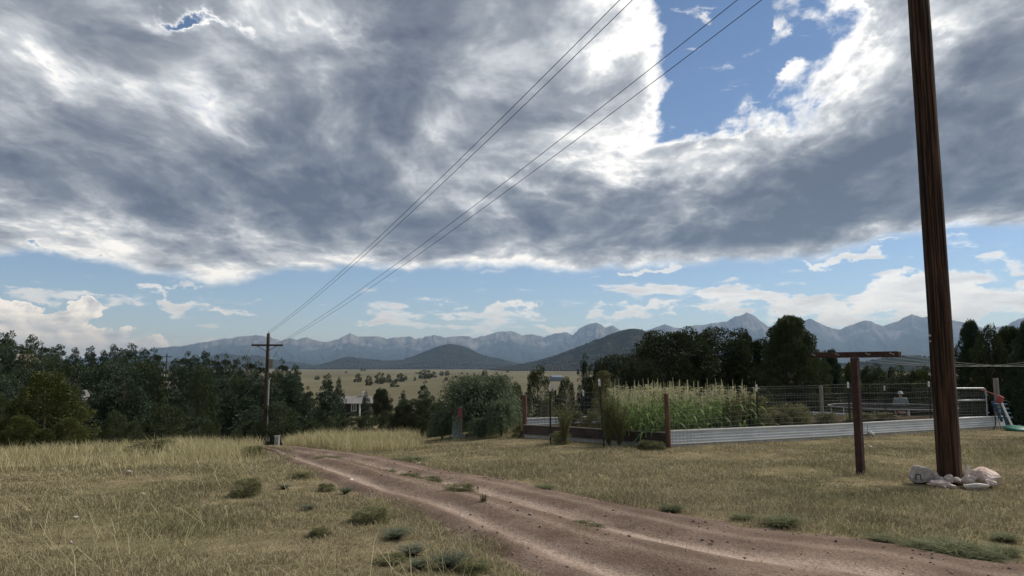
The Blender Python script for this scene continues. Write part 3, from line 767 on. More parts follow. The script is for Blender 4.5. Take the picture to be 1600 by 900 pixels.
    # scattered junipers on the straw-coloured range
    for px, yb, hp, wp in [(559, 597, 14, 15), (577, 603, 16, 14), (594, 600, 18, 18), (607, 598, 14, 13), (625, 597, 14, 20), (616, 605, 11, 17), (634, 594, 7, 7), (648, 595, 7, 5), (664, 592, 14, 24), (678, 590, 10, 10),
                           (690, 587, 7, 8), (699, 587, 8, 9), (697, 595, 6, 6), (722, 585, 4, 4), (730, 586, 4, 4), (741, 587, 5, 4), (732, 599, 12, 16), (776, 586, 5, 5), (779, 590, 5, 4), (791, 594, 7, 8), (793, 582, 4, 6), (565, 577.5, 3, 4), (570, 577.5, 3, 4), (495, 594, 7, 9), (650, 584, 3, 3), (712, 590, 4, 4), (541, 583, 3, 4)]:
        b = at_ground(px, yb); d = math.hypot(b.x, b.y)
        if d > 3500: b = on_ground(px, 2600); d = 2600
        place_tree(R.choice(['far_juniper', 'far_round']), px, yb - hp, d, wp, 'juniper_tree', 'small round juniper dotted on the open straw-coloured range', 'junipers on the open range', base=b)
build_trees()

# ------------------------------------------------------------------ grass
M_DRY = mat_leaf('dry_grass_blade', (0.250, 0.215, 0.125), (0.43, 0.375, 0.235), (0.230, 0.205, 0.105), trans=.25, patch=(0.150, 0.155, 0.066))
M_TALL = mat_leaf('tall_straw', (0.36, 0.31, 0.17), (0.56, 0.50, 0.30), (0.28, 0.27, 0.13), trans=.25)
def blades(name, label, X, Y, Hh, Wd, lean, mat, bend=0.5, dz=0.0, segs=2):
    n = len(X); r = np.random.default_rng(len(X))
    Z = ground_z(X, Y) + dz
    a = r.uniform(0, 2 * np.pi, n); dirx, diry = np.cos(a), np.sin(a)
    f = r.uniform(0, 2 * np.pi, n); sx, sy = np.cos(f) * Wd * .5, np.sin(f) * Wd * .5
    ln = lean * r.uniform(.2, 1.6, n) * Hh
    V = np.empty((n, 5, 3))
    for k, (t, w) in enumerate(((0, 1.0), (.55, .75))):
        off = ln * t ** (1 + bend)
        V[:, 2 * k, 0], V[:, 2 * k, 1], V[:, 2 * k, 2] = X + dirx * off - sx * w, Y + diry * off - sy * w, Z + Hh * t
        V[:, 2 * k + 1, 0], V[:, 2 * k + 1, 1], V[:, 2 * k + 1, 2] = X + dirx * off + sx * w, Y + diry * off + sy * w, Z + Hh * t
    V[:, 4] = np.stack([X + dirx * ln, Y + diry * ln, Z + Hh * (1 - .3 * lean)], 1)
    V[:, :2, 2] -= .02
    b = (np.arange(n) * 5)[:, None]
    me = mesh_np(name, V.reshape(-1, 3), b + np.array([[0, 1, 3, 2]]), b + np.array([[2, 3, 4]]))
    green = fbm(X * .35, Y * .35, 3, 77)
    at = me.attributes.new('leaf', 'FLOAT', 'POINT'); at.data.foreach_set('value', np.repeat(r.uniform(0, 1, n), 5).astype(np.float32))
    return tag(link(name, me, mat), label, 'grass', kind='stuff')
def scatter(n, d0, d1, az0, az1, seed, power=1.0):
    """points in a sector, density falling with distance"""
    r = np.random.default_rng(seed)
    u = r.uniform(0, 1, n); e = 2 - power
    d = (d0 ** e + u * (d1 ** e - d0 ** e)) ** (1 / e) if abs(e) > 1e-3 else d0 * (d1 / d0) ** u
    a = np.radians(r.uniform(az0, az1, n))
    return d * np.sin(a), d * np.cos(a), d, np.degrees(a), r
def build_grass():
    # mown dry turf
    X, Y, d, az, r = scatter(440000, 4.6, 27, -44, 44, 101, 1.25)
    f = road_field(X, Y)
    patch = fbm(X * .9, Y * .9, 4, 55)
    keep = (f < .55 + .75 * (patch - .5) + .12 * (r.uniform(size=len(X)) - .5)) & (patch > .16 + .26 * r.uniform(size=len(X)))
    X, Y, d, patch = X[keep], Y[keep], d[keep], patch[keep]; r = np.random.default_rng(3)
    H = (.018 + .062 * np.clip((patch - .3) * 2.2, 0, 1)) * r.uniform(.5, 1.5, len(X))
    W = (.0022 + .00062 * d) * r.uniform(.7, 1.3, len(X))
    pole = at_ground(1485, 757); kp = np.hypot(X - pole.x, Y - pole.y) > .5
    # mown closer along the garden wall
    wl = [at_ground(1043, 700), at_ground(1572, 668.5)]; u = wl[1] - wl[0]; side = (X - wl[0].x) * -u.y + (Y - wl[0].y) * u.x; off = -side / math.hypot(u.x, u.y)
    H = np.where((off > -.1) & (off < 2.2) & (X > 2.5), H * .55, H); v3 = at_ground(818, 684) - wl[0]; cr_ = u.x * v3.y - u.y * v3.x
    ia = ((X - wl[0].x) * v3.y - (Y - wl[0].y) * v3.x) / cr_; ib = (u.x * (Y - wl[0].y) - u.y * (X - wl[0].x)) / cr_
    kp &= ~((ia > -.02) & (ia < 1.0) & (ib > -.01) & (ib < 1.02))
    X, Y, H, W = X[kp], Y[kp], H[kp], W[kp]
    blades('short_grass', 'short dry mown grass covering the yard beside the dirt road', X, Y, H, W, .9, M_DRY)
    # sparse growth on the crown between the wheel tracks
    q = np.random.default_rng(71); m = 26000; i = q.integers(40, NROAD - 1, m); u = .40 + q.normal(size=m) * .05
    P = rl[i] + (rr - rl)[i] * u[:, None] + q.normal(size=(m, 2)) * .04; g = fbm(P[:, 0] * .9, P[:, 1] * .9, 3, 72) + .10 * (fbm(P[:, 0] * 4, P[:, 1] * 4, 2, 73) - .5)
    k = (g > .52) & (P[:, 1] > 3.5); P = P[k]; dd = np.hypot(P[:, 0], P[:, 1])
    blades('crown_grass', 'sparse low grass on the crown between the wheel tracks', P[:, 0], P[:, 1], .045 * q.uniform(.4, 1.4, len(P)), (.0022 + .0006 * dd), .9, M_DRY, dz=.06)
    # tall straw along the crest, left of the road and beyond it
    X, Y, d, az, r = scatter(60000, 12.5, 30, -44, -19.0, 102, 1.0)
    pt = fbm(X * .5, Y * .5, 3, 58); k = (road_field(X, Y) < .40) & (d > 12.6 + 3.5 * (pt - .5) + np.clip(-27 - az, 0, 20) * .22) & (pt > .3 + .25 * r.uniform(size=len(X)))
    X1, Y1, d1 = X[k], Y[k], d[k]
    X, Y, d, az, r = scatter(30000, 16.2, 26, -17.5, -6.4, 103, 1.0)
    k = (road_field(X, Y) < .35) & (r.uniform(size=len(X)) < .85 * (1 - sstep(az, -9.5, -6.6)))
    X2, Y2, d2 = X[k], Y[k], d[k]
    X, Y = np.concatenate([X1, X2]), np.concatenate([Y1, Y2]); d = np.concatenate([d1, d2]); n = len(X); r = np.random.default_rng(5)
    H = .34 * r.uniform(.25, 1.4, n) * (.35 + 1.2 * fbm(X * .7, Y * .7, 3, 59)) * sstep(d, 12.4, 16.5); W = (.004 + .00038 * d) * r.uniform(.7, 1.3, n)
    blades('tall_grass', 'tall pale straw grass standing along the crest beside the road', X, Y, H, W, .45, M_TALL)
    # scattered long bent stalks in the left foreground
    X, Y, d, az, r = scatter(2600, 4.8, 14, -42, -3, 104, 1.0)
    cl = fbm(X * .8, Y * .8, 3, 61); k = (road_field(X, Y) < .35) & (cl > .50)
    X, Y, d = X[k], Y[k], d[k]; n = len(X); r = np.random.default_rng(6)
    blades('straw_stalk_growth', 'long bent straw stalks scattered over the turf left of the road', X, Y, .30 * r.uniform(.4, 1.4, n), .0045 * r.uniform(.7, 1.3, n) + .0003 * d, 1.3, M_TALL, bend=.3)
build_grass()

# ------------------------------------------------------------------ object materials
def mat_pole():
    m, nt, b = new_mat('creosoted_pole_wood')
    x, y, z = sep(nt, coord(nt))
    v = vec(nt, x * 9, y * 9, z * 0.55)
    g = noise_tex(nt, v, 2.2, 8, 0.7); k = noise_tex(nt, vec(nt, x * 22, y * 22, z * .35), 1.6, 5, .6); big = noise_tex(nt, vec(nt, x * 2, y * 2, z * .5), 1.5, 3, .5)
    c = mixc(nt, g.step(.35, .65), (0.030, 0.015, 0.009), (0.105, 0.050, 0.026))
    c = mixc(nt, big.step(.5, .75) * .6, c, (0.15, 0.082, 0.048))
    c = mixc(nt, k.step(.50, .60), c, (0.010, 0.008, 0.006))
    base(nt, b, c); b.inputs['Roughness'].default_value = 0.8
    bump(nt, b, g - k.step(.50, .60) * .8, 1.0, 0.025)
    return m
M_POLE = mat_pole()
M_POLE_FAR = mat_plain('dark_pole_wood', (0.035, 0.026, 0.02), (0.075, 0.055, 0.042), 5, .9, .3, stretch=(4, 4, .4))
M_REDWOOD = mat_plain('red_stained_post', (0.085, 0.042, 0.030), (0.16, 0.082, 0.058), 6, .85, .4, stretch=(4, 4, .5))
M_GREYWOOD = mat_plain('weathered_grey_wood', (0.16, 0.14, 0.12), (0.30, 0.27, 0.23), 6, .9, .4, stretch=(4, 4, .5))
M_RUST = mat_plain('rusty_brown_steel', (0.032, 0.017, 0.014), (0.070, 0.034, 0.025), 9, .7, .25)
M_WHITE = mat_plain('white_paint', (0.70, 0.70, 0.68), (0.80, 0.80, 0.78), 4, .5)
M_WHITEMETAL = mat_plain('white_painted_metal', (0.50, 0.52, 0.54), (0.66, 0.68, 0.70), 2.5, .45, stretch=(.6, .6, 3))
M_BROWNMETAL = mat_plain('brown_painted_metal', (0.045, 0.032, 0.028), (0.095, 0.070, 0.060), 3, .55)
M_CONC = mat_plain('concrete', (0.28, 0.27, 0.25), (0.42, 0.40, 0.37), 5, .9, .4)
M_GALV = mat_plain('galvanised_steel', (0.34, 0.35, 0.36), (0.52, 0.53, 0.54), 7, .45, metal=.5)
M_WIRE = mat_plain('galvanised_wire', (0.15, 0.155, 0.155), (0.22, 0.22, 0.22), 3, .7)
M_LINE = mat_plain('black_cable', (0.012, 0.012, 0.013), (0.025, 0.025, 0.025), 3, .6)
M_ALU = mat_plain('bare_aluminium_cable', (0.36, 0.36, 0.35), (0.46, 0.46, 0.45), 3, .4, metal=.5)
M_GREENSTEEL = mat_plain('dark_green_steel', (0.020, 0.026, 0.020), (0.040, 0.046, 0.036), 8, .6)
M_PEDESTAL = mat_plain('pale_green_enamel', (0.30, 0.37, 0.36), (0.40, 0.47, 0.46), 5, .5)
M_REDPAINT = mat_plain('faded_red_plastic', (0.26, 0.045, 0.045), (0.36, 0.08, 0.075), 5, .6)
M_BLUEPAINT = mat_plain('blue_painted_steel', (0.03, 0.08, 0.15), (0.05, 0.12, 0.21), 6, .5)
M_GREENPLASTIC = mat_plain('green_plastic', (0.02, 0.12, 0.09), (0.035, 0.17, 0.12), 6, .4)
M_HOSE = mat_plain('green_hose_rubber', (0.13, 0.25, 0.17), (0.20, 0.34, 0.24), 6, .5)
M_BLACK = mat_plain('black_rubber', (0.012, 0.012, 0.013), (0.03, 0.03, 0.03), 6, .7)
M_PORCELAIN = mat_plain('grey_porcelain', (0.25, 0.25, 0.26), (0.36, 0.36, 0.36), 6, .3)
M_SOIL = mat_plain('garden_soil_brown', (0.040, 0.031, 0.024), (0.080, 0.062, 0.046), 4, 1.0, .8, spec=0.0)
M_ROOF = mat_plain('grey_shingle', (0.17, 0.16, 0.155), (0.27, 0.255, 0.245), 2, .9)
M_BROWNWALL = mat_plain('dark_brown_siding', (0.035, 0.026, 0.023), (0.055, 0.042, 0.036), 2, .8)
M_REDWALL = mat_plain('barn_red_siding', (0.075, 0.020, 0.018), (0.10, 0.03, 0.026), 2, .8)
M_TANWALL = mat_plain('tan_stucco', (0.27, 0.23, 0.20), (0.34, 0.29, 0.25), 2, .9)
M_BLUEWALL = mat_plain('blue_grey_metal_siding', (0.12, 0.15, 0.20), (0.18, 0.21, 0.27), 2, .6)
M_GLASS = mat_plain('dark_window_glass', (0.02, 0.025, 0.03), (0.04, 0.05, 0.06), 2, .12, spec=.6)
M_SKIN = mat_plain('skin', (0.42, 0.27, 0.20), (0.48, 0.31, 0.23), 6, .6)
M_SHIRT = mat_plain('grey_green_cloth', (0.16, 0.19, 0.19), (0.24, 0.27, 0.27), 9, .9, .3)
M_TROUSER = mat_plain('dark_denim', (0.025, 0.03, 0.042), (0.045, 0.052, 0.07), 9, .9)
M_HAT = mat_plain('pale_grey_felt', (0.34, 0.35, 0.33), (0.44, 0.45, 0.43), 9, .9)

def sweep(a, b, prof, closed=True):
    """profile of (outward, up) points swept from a to b; outward is to the right of a->b"""
    a, b = Vector(a), Vector(b); t = (b - a); n = Vector((t.y, -t.x, 0)).normalized()
    bm = bmesh.new(); A = [bm.verts.new(a + n * o + Vector((0, 0, u))) for o, u in prof]; B = [bm.verts.new(b + n * o + Vector((0, 0, u))) for o, u in prof]
    k = len(prof)
    for i in range(k if closed else k - 1): bm.faces.new((A[i], A[(i + 1) % k], B[(i + 1) % k], B[i]))
    if closed: bm.faces.new(A[::-1]); bm.faces.new(B)
    mb = MB(); mb.bm.free(); mb.bm = bm
    return mb
def span(a, b, sag, n=40):
    a, b = Vector(a), Vector(b)
    return [a.lerp(b, t) - Vector((0, 0, sag * 4 * t * (1 - t))) for t in np.linspace(0, 1, n)]
def px_of(p):
    p = Vector(p) - Vector((0, 0, CAM_H)); cp, sp = math.cos(PITCH), math.sin(PITCH)
    dep = p.y * cp + p.z * sp; up = p.z * cp - p.y * sp
    return 800 + F_PX * p.x / dep, 450 - F_PX * up / dep

# ------------------------------------------------------------------ utility poles and lines
POLE = at_ground(1485, 757); FARP = on_ground(417.5, 58.0)
LINE_DIR = Vector((FARP.x - POLE.x, FARP.y - POLE.y, 0)).normalized(); ARM = Vector((-LINE_DIR.y, LINE_DIR.x, 0))
if ARM.x < 0: ARM = -ARM
def round_shaft(h, r0, r1, n, rough, seed, nz=40, z0=-.3):
    """tapered trunk with drying checks and uneven girth"""
    zs = np.linspace(z0, h, nz); an = np.arange(n) * 2 * np.pi / n
    Z, A = np.meshgrid(zs, an, indexing='ij')
    rad = r0 + (r1 - r0) * (Z / h)
    ck = fbm(A * n / 6.28 * .55, Z * .25, 2, seed); rad = rad * (1 + rough * (fbm(A * 2.0, Z * .8, 3, seed + 1) - .5)) - .012 * sstep(ck, .66, .74) * (rough > .03)
    V = np.stack([np.cos(A) * rad, np.sin(A) * rad, Z], -1).reshape(-1, 3); V = np.vstack([V, [[0, 0, h + .01]]])
    i, j = np.meshgrid(np.arange(nz - 1), np.arange(n), indexing='ij'); j2 = (j + 1) % n
    Q = np.stack([i * n + j, i * n + j2, (i + 1) * n + j2, (i + 1) * n + j], -1).reshape(-1, 4)
    jj = np.arange(n); T = np.stack([(nz - 1) * n + jj, (nz - 1) * n + (jj + 1) % n, np.full(n, nz * n)], -1)
    return mesh_np('shaft', V, Q, T, smooth=True)
def insulator(parent, p):
    mb = MB(); p = Vector(p)
    mb.tube([p, p + Vector((0, 0, .06)), p + Vector((0, 0, .061)), p + Vector((0, 0, .10)), p + Vector((0, 0, .101)), p + Vector((0, 0, .15))], [.02, .02, .06, .05, .035, .025], 8)
    return mb.build('insulator', M_PORCELAIN, parent)
ARM_Z = 9.6
def build_near_pole():
    dep = POLE.y
    e = empty('utility_pole', POLE); tag(e, 'thick reddish brown utility pole with rocks piled round its foot', 'utility pole')
    link('shaft', round_shaft(ARM_Z + .8, .153, .136, 48, .07, 5, 90), M_POLE, e)
    R = Matrix((ARM, Vector((-ARM.y, ARM.x, 0)), Vector((0, 0, 1)))).transposed()
    mb = MB(); mb.box(Vector((0, 0, ARM_Z)) + Vector((-ARM.y, ARM.x, 0)) * -.19, (3.0, .10, .13), R, .008); mb.build('crossarm', M_POLE, e)
    for s in (-1, 1):
        mb = MB(); mb.tube([ARM * s * .85 + Vector((0, 0, ARM_Z - .05)) + LINE_DIR * .17, LINE_DIR * .17 + Vector((0, 0, ARM_Z - .75))], .018, 5); mb.build('arm_brace', M_GALV, e)
    face = Vector((-POLE.x, -POLE.y, 0)).normalized(); side = Vector((-face.y, face.x, 0))
    for dz, s in ((2.06, 1.0), (1.98, .7)):
        a = face * math.cos(.75) - side * math.sin(.75) if side.x > 0 else face * math.cos(.75) + side * math.sin(.75)
        mb = MB(); c = a * .187 + Vector((0, 0, dz)); mb.tube([c, c + a * .006], .012 * s + .006, 8); mb.build('number_tag', M_GALV, e)
    return e
def build_far_pole():
    top = at_dist(421, 521, 58.0).z - FARP.z
    e = empty('utility_pole', FARP); tag(e, 'dark distant utility pole with crossarm and transformer at the bend of the road', 'utility pole')
    link('shaft', round_shaft(top, .17, .12, 10, .02, 9, 14), M_POLE_FAR, e)
    za = at_dist(420, 539.5, 58).z - FARP.z
    ad = Vector((1, 0.05, 0)).normalized(); R = Matrix((ad, Vector((-ad.y, ad.x, 0)), Vector((0, 0, 1)))).transposed()
    mb = MB(); mb.box(Vector((0, -.16, za)), (2.35, .11, .14), R); mb.build('crossarm', M_POLE_FAR, e)
    for s in (-1, 1):
        mb = MB(); mb.tube([ad * s * .75 + Vector((0, -.2, za - .05)), Vector((0, -.17, za - .48))], .025, 5); mb.build('arm_brace', M_POLE_FAR, e)
        insulator(e, ad * s * 1.12 + Vector((0, -.16, za + .07)))
    insulator(e, Vector((0, 0, top)))
    zt = at_dist(423, 568, 58).z - FARP.z
    mb = MB(); mb.tube([(.30, -.12, zt - .38), (.30, -.12, zt + .33), (.30, -.12, zt + .335), (.30, -.12, zt + .40)], [.17, .17, .19, .10], 12)
    t = mb.build('transformer', M_PORCELAIN, e, True)
    mb = MB(); mb.tube([(.30, -.12, zt + .38), (.30, -.12, zt + .56)], [.035, .02], 6); mb.build('bushing', M_PORCELAIN, t)
    zc = at_dist(422, 593, 58).z - FARP.z
    mb = MB(); mb.tube([(.23, -.14, 0), (.23, -.14, zc), (.32, -.16, zc + .1)], .045, 7); mb.build('conduit', M_GALV, e)
    mb = MB(); mb.box((.32, -.2, .75), (.26, .16, .42), None, .02); mb.build('meter_box', M_GALV, e)
    return top, za, ad
build_near_pole(); far_top, far_arm, far_ad = build_far_pole()
def build_lines():
    A0 = Vector(FARP)
    starts = [A0 + Vector((0, 0, far_top + .14)), A0 + Vector((-.05, -.1, far_top - .10)), A0 + far_ad * 1.12 + Vector((0, -.16, far_arm + .20)), A0 + far_ad * .72 + Vector((0, -.16, far_arm + .09))]
    for a, X, sag, lab in zip(starts, (968, 988, 1190, 1152), (.55, .55, .5, .5), ('topmost', 'second', 'lowest', 'third')):
        def end(o): return Vector(POLE) + ARM * o + Vector((0, 0, ARM_Z + .11)) - LINE_DIR * -.19
        def cross(o):
            pts = span(a, end(o), sag, 400); q = [px_of(p) for p in pts if p.y > 1.0]
            for (x0, y0), (x1, y1) in zip(q, q[1:]):
                if y0 >= 0 > y1: return x0 + (x1 - x0) * y0 / (y0 - y1)
            return q[-1][0]
        lo, hi = -2.2, 3.0
        for _ in range(30):
            mid = (lo + hi) / 2
            if cross(mid) < X: lo = mid
            else: hi = mid
        mb = MB(); mb.tube(span(a, end(lo), sag, 60), .0085, 5); o = mb.build('power_line', M_LINE)
        tag(o, f'thin black power line, {lab} of the four strung between the two utility poles', 'power line', 'power lines between the poles')
    # the line runs on down into the valley and up the wooded rise
    B = on_ground(260, 190); zb = at_dist(260, 553, 190).z
    e = empty('utility_pole', B); tag(e, 'tiny far utility pole standing in the gap of the pine stand', 'utility pole')
    h = zb - B.z
    mb = MB(); mb.tube([(0, 0, -.3), (0, 0, h)], [.17, .12], 8); mb.build('shaft', M_POLE_FAR, e)
    mb = MB(); mb.box((0, -.18, h - .7), (2.8, .14, .16)); mb.build('crossarm', M_POLE_FAR, e)
    for k, (s, sag) in enumerate(((-1, 9.2), (1, 10.2))):
        mb = MB(); mb.tube(span(A0 + far_ad * s * 1.1 + Vector((0, -.1, far_arm + .1)), B + Vector((s * 1.3, -.1, h - .5)), sag, 60), .018, 5)
        tag(mb.build('power_line', M_ALU), 'pale sagging power line dipping through the valley towards the pine stand', 'power line', 'lines through the valley')
build_lines()

# ------------------------------------------------------------------ rocks round the near pole
def mat_rock(name, c1, c2, c3):
    m, nt, b = new_mat(name)
    v = coord(nt); n = noise_tex(nt, v, 3.0, 7, .65); k = noise_tex(nt, v, 9.0, 4, .6)
    c = mixc(nt, n.step(.38, .62), c1, c2); c = mixc(nt, k.step(.56, .66) * .8, c, c3)
    base(nt, b, c); bump(nt, b, n + k * .4, .8, .03); b.inputs['Roughness'].default_value = .85
    return m
M_RK = [mat_rock('pale_quartz', (.62, .56, .52), (.80, .77, .73), (.46, .31, .26)), mat_rock('pink_granite', (.56, .42, .36), (.74, .64, .58), (.34, .20, .16)), mat_rock('grey_granite', (.40, .34, .30), (.56, .50, .46), (.24, .20, .17))]
def rock_mesh(seed, sub=2, rough=.33):
    bm = bmesh.new(); bmesh.ops.create_icosphere(bm, subdivisions=sub, radius=.5)
    R = random.Random(seed); o = Vector((R.uniform(0, 99), R.uniform(0, 99), R.uniform(0, 99)))
    cuts = [(Vector((R.gauss(0, 1), R.gauss(0, 1), R.gauss(0, 1))).normalized(), R.uniform(.22, .38)) for _ in range(12)]
    for v in bm.verts:
        p = v.co.copy()
        for n, d in cuts:
            q = p.dot(n)
            if q > d: p -= n * (q - d)
        v.co = p * (1 + rough * (mnoise.noise(p * 3 + o)))
    me = bpy.data.meshes.new('rock'); bm.to_mesh(me); bm.free()
    return me
def build_rocks():
    c0 = Vector(POLE)
    # offsets from the pole foot in metres: (right, towards camera, width, depth, height, kind, label)
    L = [(-.37, .13, .34, .32, .24, 2, 'large grey lichen-stained boulder with a black painted mark, left of the pole foot'),
         (.40, .02, .36, .34, .24, 1, 'large pinkish boulder leaning against the right side of the pole foot'),
         (.29, .36, .44, .20, .10, 0, 'long flat white slab lying in front of the pole foot'),
         (-.13, .36, .24, .18, .12, 1, 'pink and white stone before the pole, beside the boulder with the painted mark'),
         (.015, .42, .10, .09, .08, 0, 'small white stone at the left tip of the long white slab'),
         (-.19, .10, .09, .09, .14, 1, 'small upright pinkish stone between the marked boulder and the pole'),
         (-.09, .24, .13, .08, .07, 0, 'narrow white stone lying above the pink and white stone'),
         (-.02, .30, .14, .11, .12, 2, 'rounded grey stone left of the pair of dark pole-foot stones'),
         (.07, .24, .13, .11, .10, 2, 'dark tilted stone pressed against the pole front'),
         (.19, .22, .20, .13, .11, 2, 'grey stone lying above the long white slab'),
         (.23, .10, .15, .12, .13, 1, 'pale pink stone tucked between pole and large pinkish boulder'),
         (.20, -.06, .10, .10, .22, 0, 'thin pale stone standing upright behind the right of the pole'),
         (-.15, .22, .10, .09, .09, 2, 'little grey stone resting between marked boulder and narrow white stone'),
         (-.07, .45, .07, .06, .05, 2, 'tiny grey pebble-like stone in the grass before the pole'),
         (.46, .24, .15, .12, .10, 1, 'brownish stone at the right end of the long white slab'),
         (-.26, -.18, .22, .2, .16, 2, 'grey stone half hidden behind the left of the pole'), (.05, -.30, .26, .2, .16, 0, 'pale stone hidden behind the pole foot')]
    fwd = Vector((-c0.x, -c0.y, 0)).normalized(); right = Vector((-fwd.y, fwd.x, 0))
    for i, (x, t, w, dp, h, k, lab) in enumerate(L):
        p = c0 + right * x + fwd * t
        o = link('rock', rock_mesh(40 + i, 3, .22), M_RK[k]); o.location = (p.x, p.y, gz(p.x, p.y) + h * .42 + (.055 if max(w, dp) < .21 and t < .32 else 0))
        o.scale = (w * 1.15, dp * 1.15, h * 1.25); o.rotation_euler = (random.uniform(-.2, .2), random.uniform(-.2, .2), math.atan2(right.y, right.x) + random.uniform(-.3, .3))
        tag(o, lab, 'rock', 'rocks piled round the near pole')
        if i == 0:
            R3 = Matrix((right, fwd, Vector((0, 0, 1)))).transposed()
            mb = MB(); q = p + fwd * .175 + Vector((0, 0, gz(p.x, p.y) + .125)) - Vector((0, 0, p.z)) + Vector((0, 0, 0))
            q.z = gz(p.x, p.y) + .115
            for a, b_ in (((-.035, -.05), (-.03, .03)), ((-.03, .03), (.012, .035)), ((.02, .035), (.03, -.045))):
                mb.tube([q + right * a[0] + Vector((0, 0, a[1])), q + right * b_[0] + Vector((0, 0, b_[1]))], .007, 5)
            mk = mb.build('painted_mark', M_BLACK); mk.parent = o; bpy.context.view_layer.update(); mk.matrix_parent_inverse = (Matrix.Translation(o.location) @ o.rotation_euler.to_matrix().to_4x4() @ Matrix.Diagonal((*o.scale, 1))).inverted()
build_rocks()

# ------------------------------------------------------------------ clothesline
def build_clothesline():
    b = at_ground(1345, 742); h = 1.86
    d = Vector((0.80, 0.60, 0)).normalized(); arm = Vector((-d.y, d.x, 0))          # lines run along d
    R = Matrix((arm, -d, Vector((0, 0, 1)))).transposed()
    for k, p in enumerate((b, b + d * 9.3)):
        p = Vector((p.x, p.y, gz(p.x, p.y)))
        e = empty('clothesline_post', p); tag(e, 'rusty brown T-shaped clothesline post standing in the mown grass' if k == 0 else 'second rusty T-shaped clothesline post by the garden end', 'clothesline post')
        mb = MB(); mb.box((0, 0, (h - .09) / 2 - .1), (.105, .105, h - .09 + .2), R, .012); mb.build('upright', M_RUST, e)
        mb = MB(); mb.box(arm * .02 + Vector((0, 0, h - .043)), (1.40, .10, .088), R, .008); mb.build('arm', M_RUST, e)
        for i, s in enumerate((-.62, -.26, .22, .62)):
            s_ = -1 if k == 0 else 1
            mb = MB(); c = arm * s + Vector((0, 0, h - .04)); mb.tube([c - d * .07, c + d * .07], .008, 5); mb.tube([c - d * .053 + Vector((0, 0, -.012)), c - d * .056 + Vector((0, 0, .02)) + arm * .06], .006, 4); mb.build('hook', M_GALV, e)
    for i, s in enumerate((-.62, -.26, .22, .62)):
        p, q = b, b + d * 9.3; q.z = gz(q.x, q.y)
        mb = MB(); mb.tube(span(p + arm * s + d * .05 + Vector((0, 0, h - .04)), q + arm * s - d * .05 + Vector((0, 0, h - .04)), .14, 24), .0032, 5)
        tag(mb.build('clothesline', M_WIRE), 'pale clothesline stretched between the two T-shaped posts', 'clothesline', 'clotheslines')
build_clothesline()

# ------------------------------------------------------------------ walled and fenced garden
C0, CL, C1 = at_ground(1043, 700), at_ground(818, 684), at_ground(1572, 668.5)
WALL_H = .30
UF = (C1 - C0); UF.z = 0; LF = UF.length; UF.normalize(); VF = (CL - C0); VF.z = 0; LV = VF.length; VF.normalize()
FAR_L, FAR_R = CL.copy(), C1 + (CL - C0)
FAR_R.z = C1.z - .05
def corrugated(z0, z1, ribs=4, depth=.012, th=.006):
    out = []
    for k in range(ribs):
        a = z0 + (z1 - z0) * k / ribs; s = (z1 - z0) / ribs
        out += [(0, a), (0, a + s * .55), (depth, a + s * .65), (depth, a + s * .92)]
    out.append((0, z1)); out += [(-th, z1), (-th, z0)]
    return out
def wall_base(x, y): return gz(x, y) + .03
def build_wall(name, label, a, b, n, mat, trim, h, kerb_h=.05, rise=0.0):
    e = empty(name, a); tag(e, label, 'garden wall')
    a0 = Vector((0, 0, 0)); b0 = b - a
    for k in range(n):
        p, q = a0.lerp(b0, k / n), a0.lerp(b0, (k + 1) / n)
        for v in (p, q): v.z = wall_base(a.x + v.x, a.y + v.y) - a.z + rise
        g = (q - p).normalized() * .004
        sweep(p + g, q - g, corrugated(kerb_h, h, 4)).build('panel', mat, e)
        sweep(p, q, [(-.03, h + .001), (.028, h + .001), (.028, h + .022), (-.03, h + .022)]).build('top_cap', trim, e)
        sweep(p, q, [(.013, kerb_h - .012), (.024, kerb_h - .012), (.024, kerb_h + .01), (.013, kerb_h + .01)]).build('bottom_trim', trim, e)
        sweep(p, q, [(-.05, -.3), (.012, -.3), (.012, kerb_h - .004), (-.05, kerb_h - .004)]).build('kerb', M_CONC, e)
    return e
def build_garden():
    build_wall('garden_wall', 'low white ribbed metal wall along the front of the garden', C0 + UF * .07, C1, 5, M_WHITEMETAL, M_WHITE, WALL_H)
    build_wall('garden_wall', 'low dark brown ribbed metal wall on the shaded garden side', CL, C0 - UF * .03, 3, M_BROWNMETAL, M_GREYWOOD, WALL_H - .03)
    build_wall('garden_wall', 'pale low wall closing the far side of the garden', FAR_L, FAR_R, 5, M_WHITEMETAL, M_WHITE, WALL_H, rise=.12)
    mb = MB(); z = WALL_H - .08
    G = [[mb.bm.verts.new((p.x, p.y, soil_z(p) + .02 * math.sin(i * 2.1 + j))) for j in range(17) for p in [C0.lerp(C1, i / 24).lerp(FAR_L.lerp(FAR_R, i / 24), j / 16)]] for i in range(25)]
    for i in range(24):
        for j in range(16): mb.bm.faces.new((G[i][j], G[i + 1][j], G[i + 1][j + 1], G[i][j + 1]))
    tag(mb.build('garden_soil', M_SOIL), kind='structure')
def soil_z(p): 
    q = Vector((p.x, p.y, 0)) - Vector((C0.x, C0.y, 0)); nrm = Vector((-UF.y, UF.x, 0)); k = q.dot(nrm); f = C0 + UF * q.dot(UF) * .96
    return wall_base(f.x, f.y) + WALL_H - .08 - .01 * max(k, 0)
build_garden()
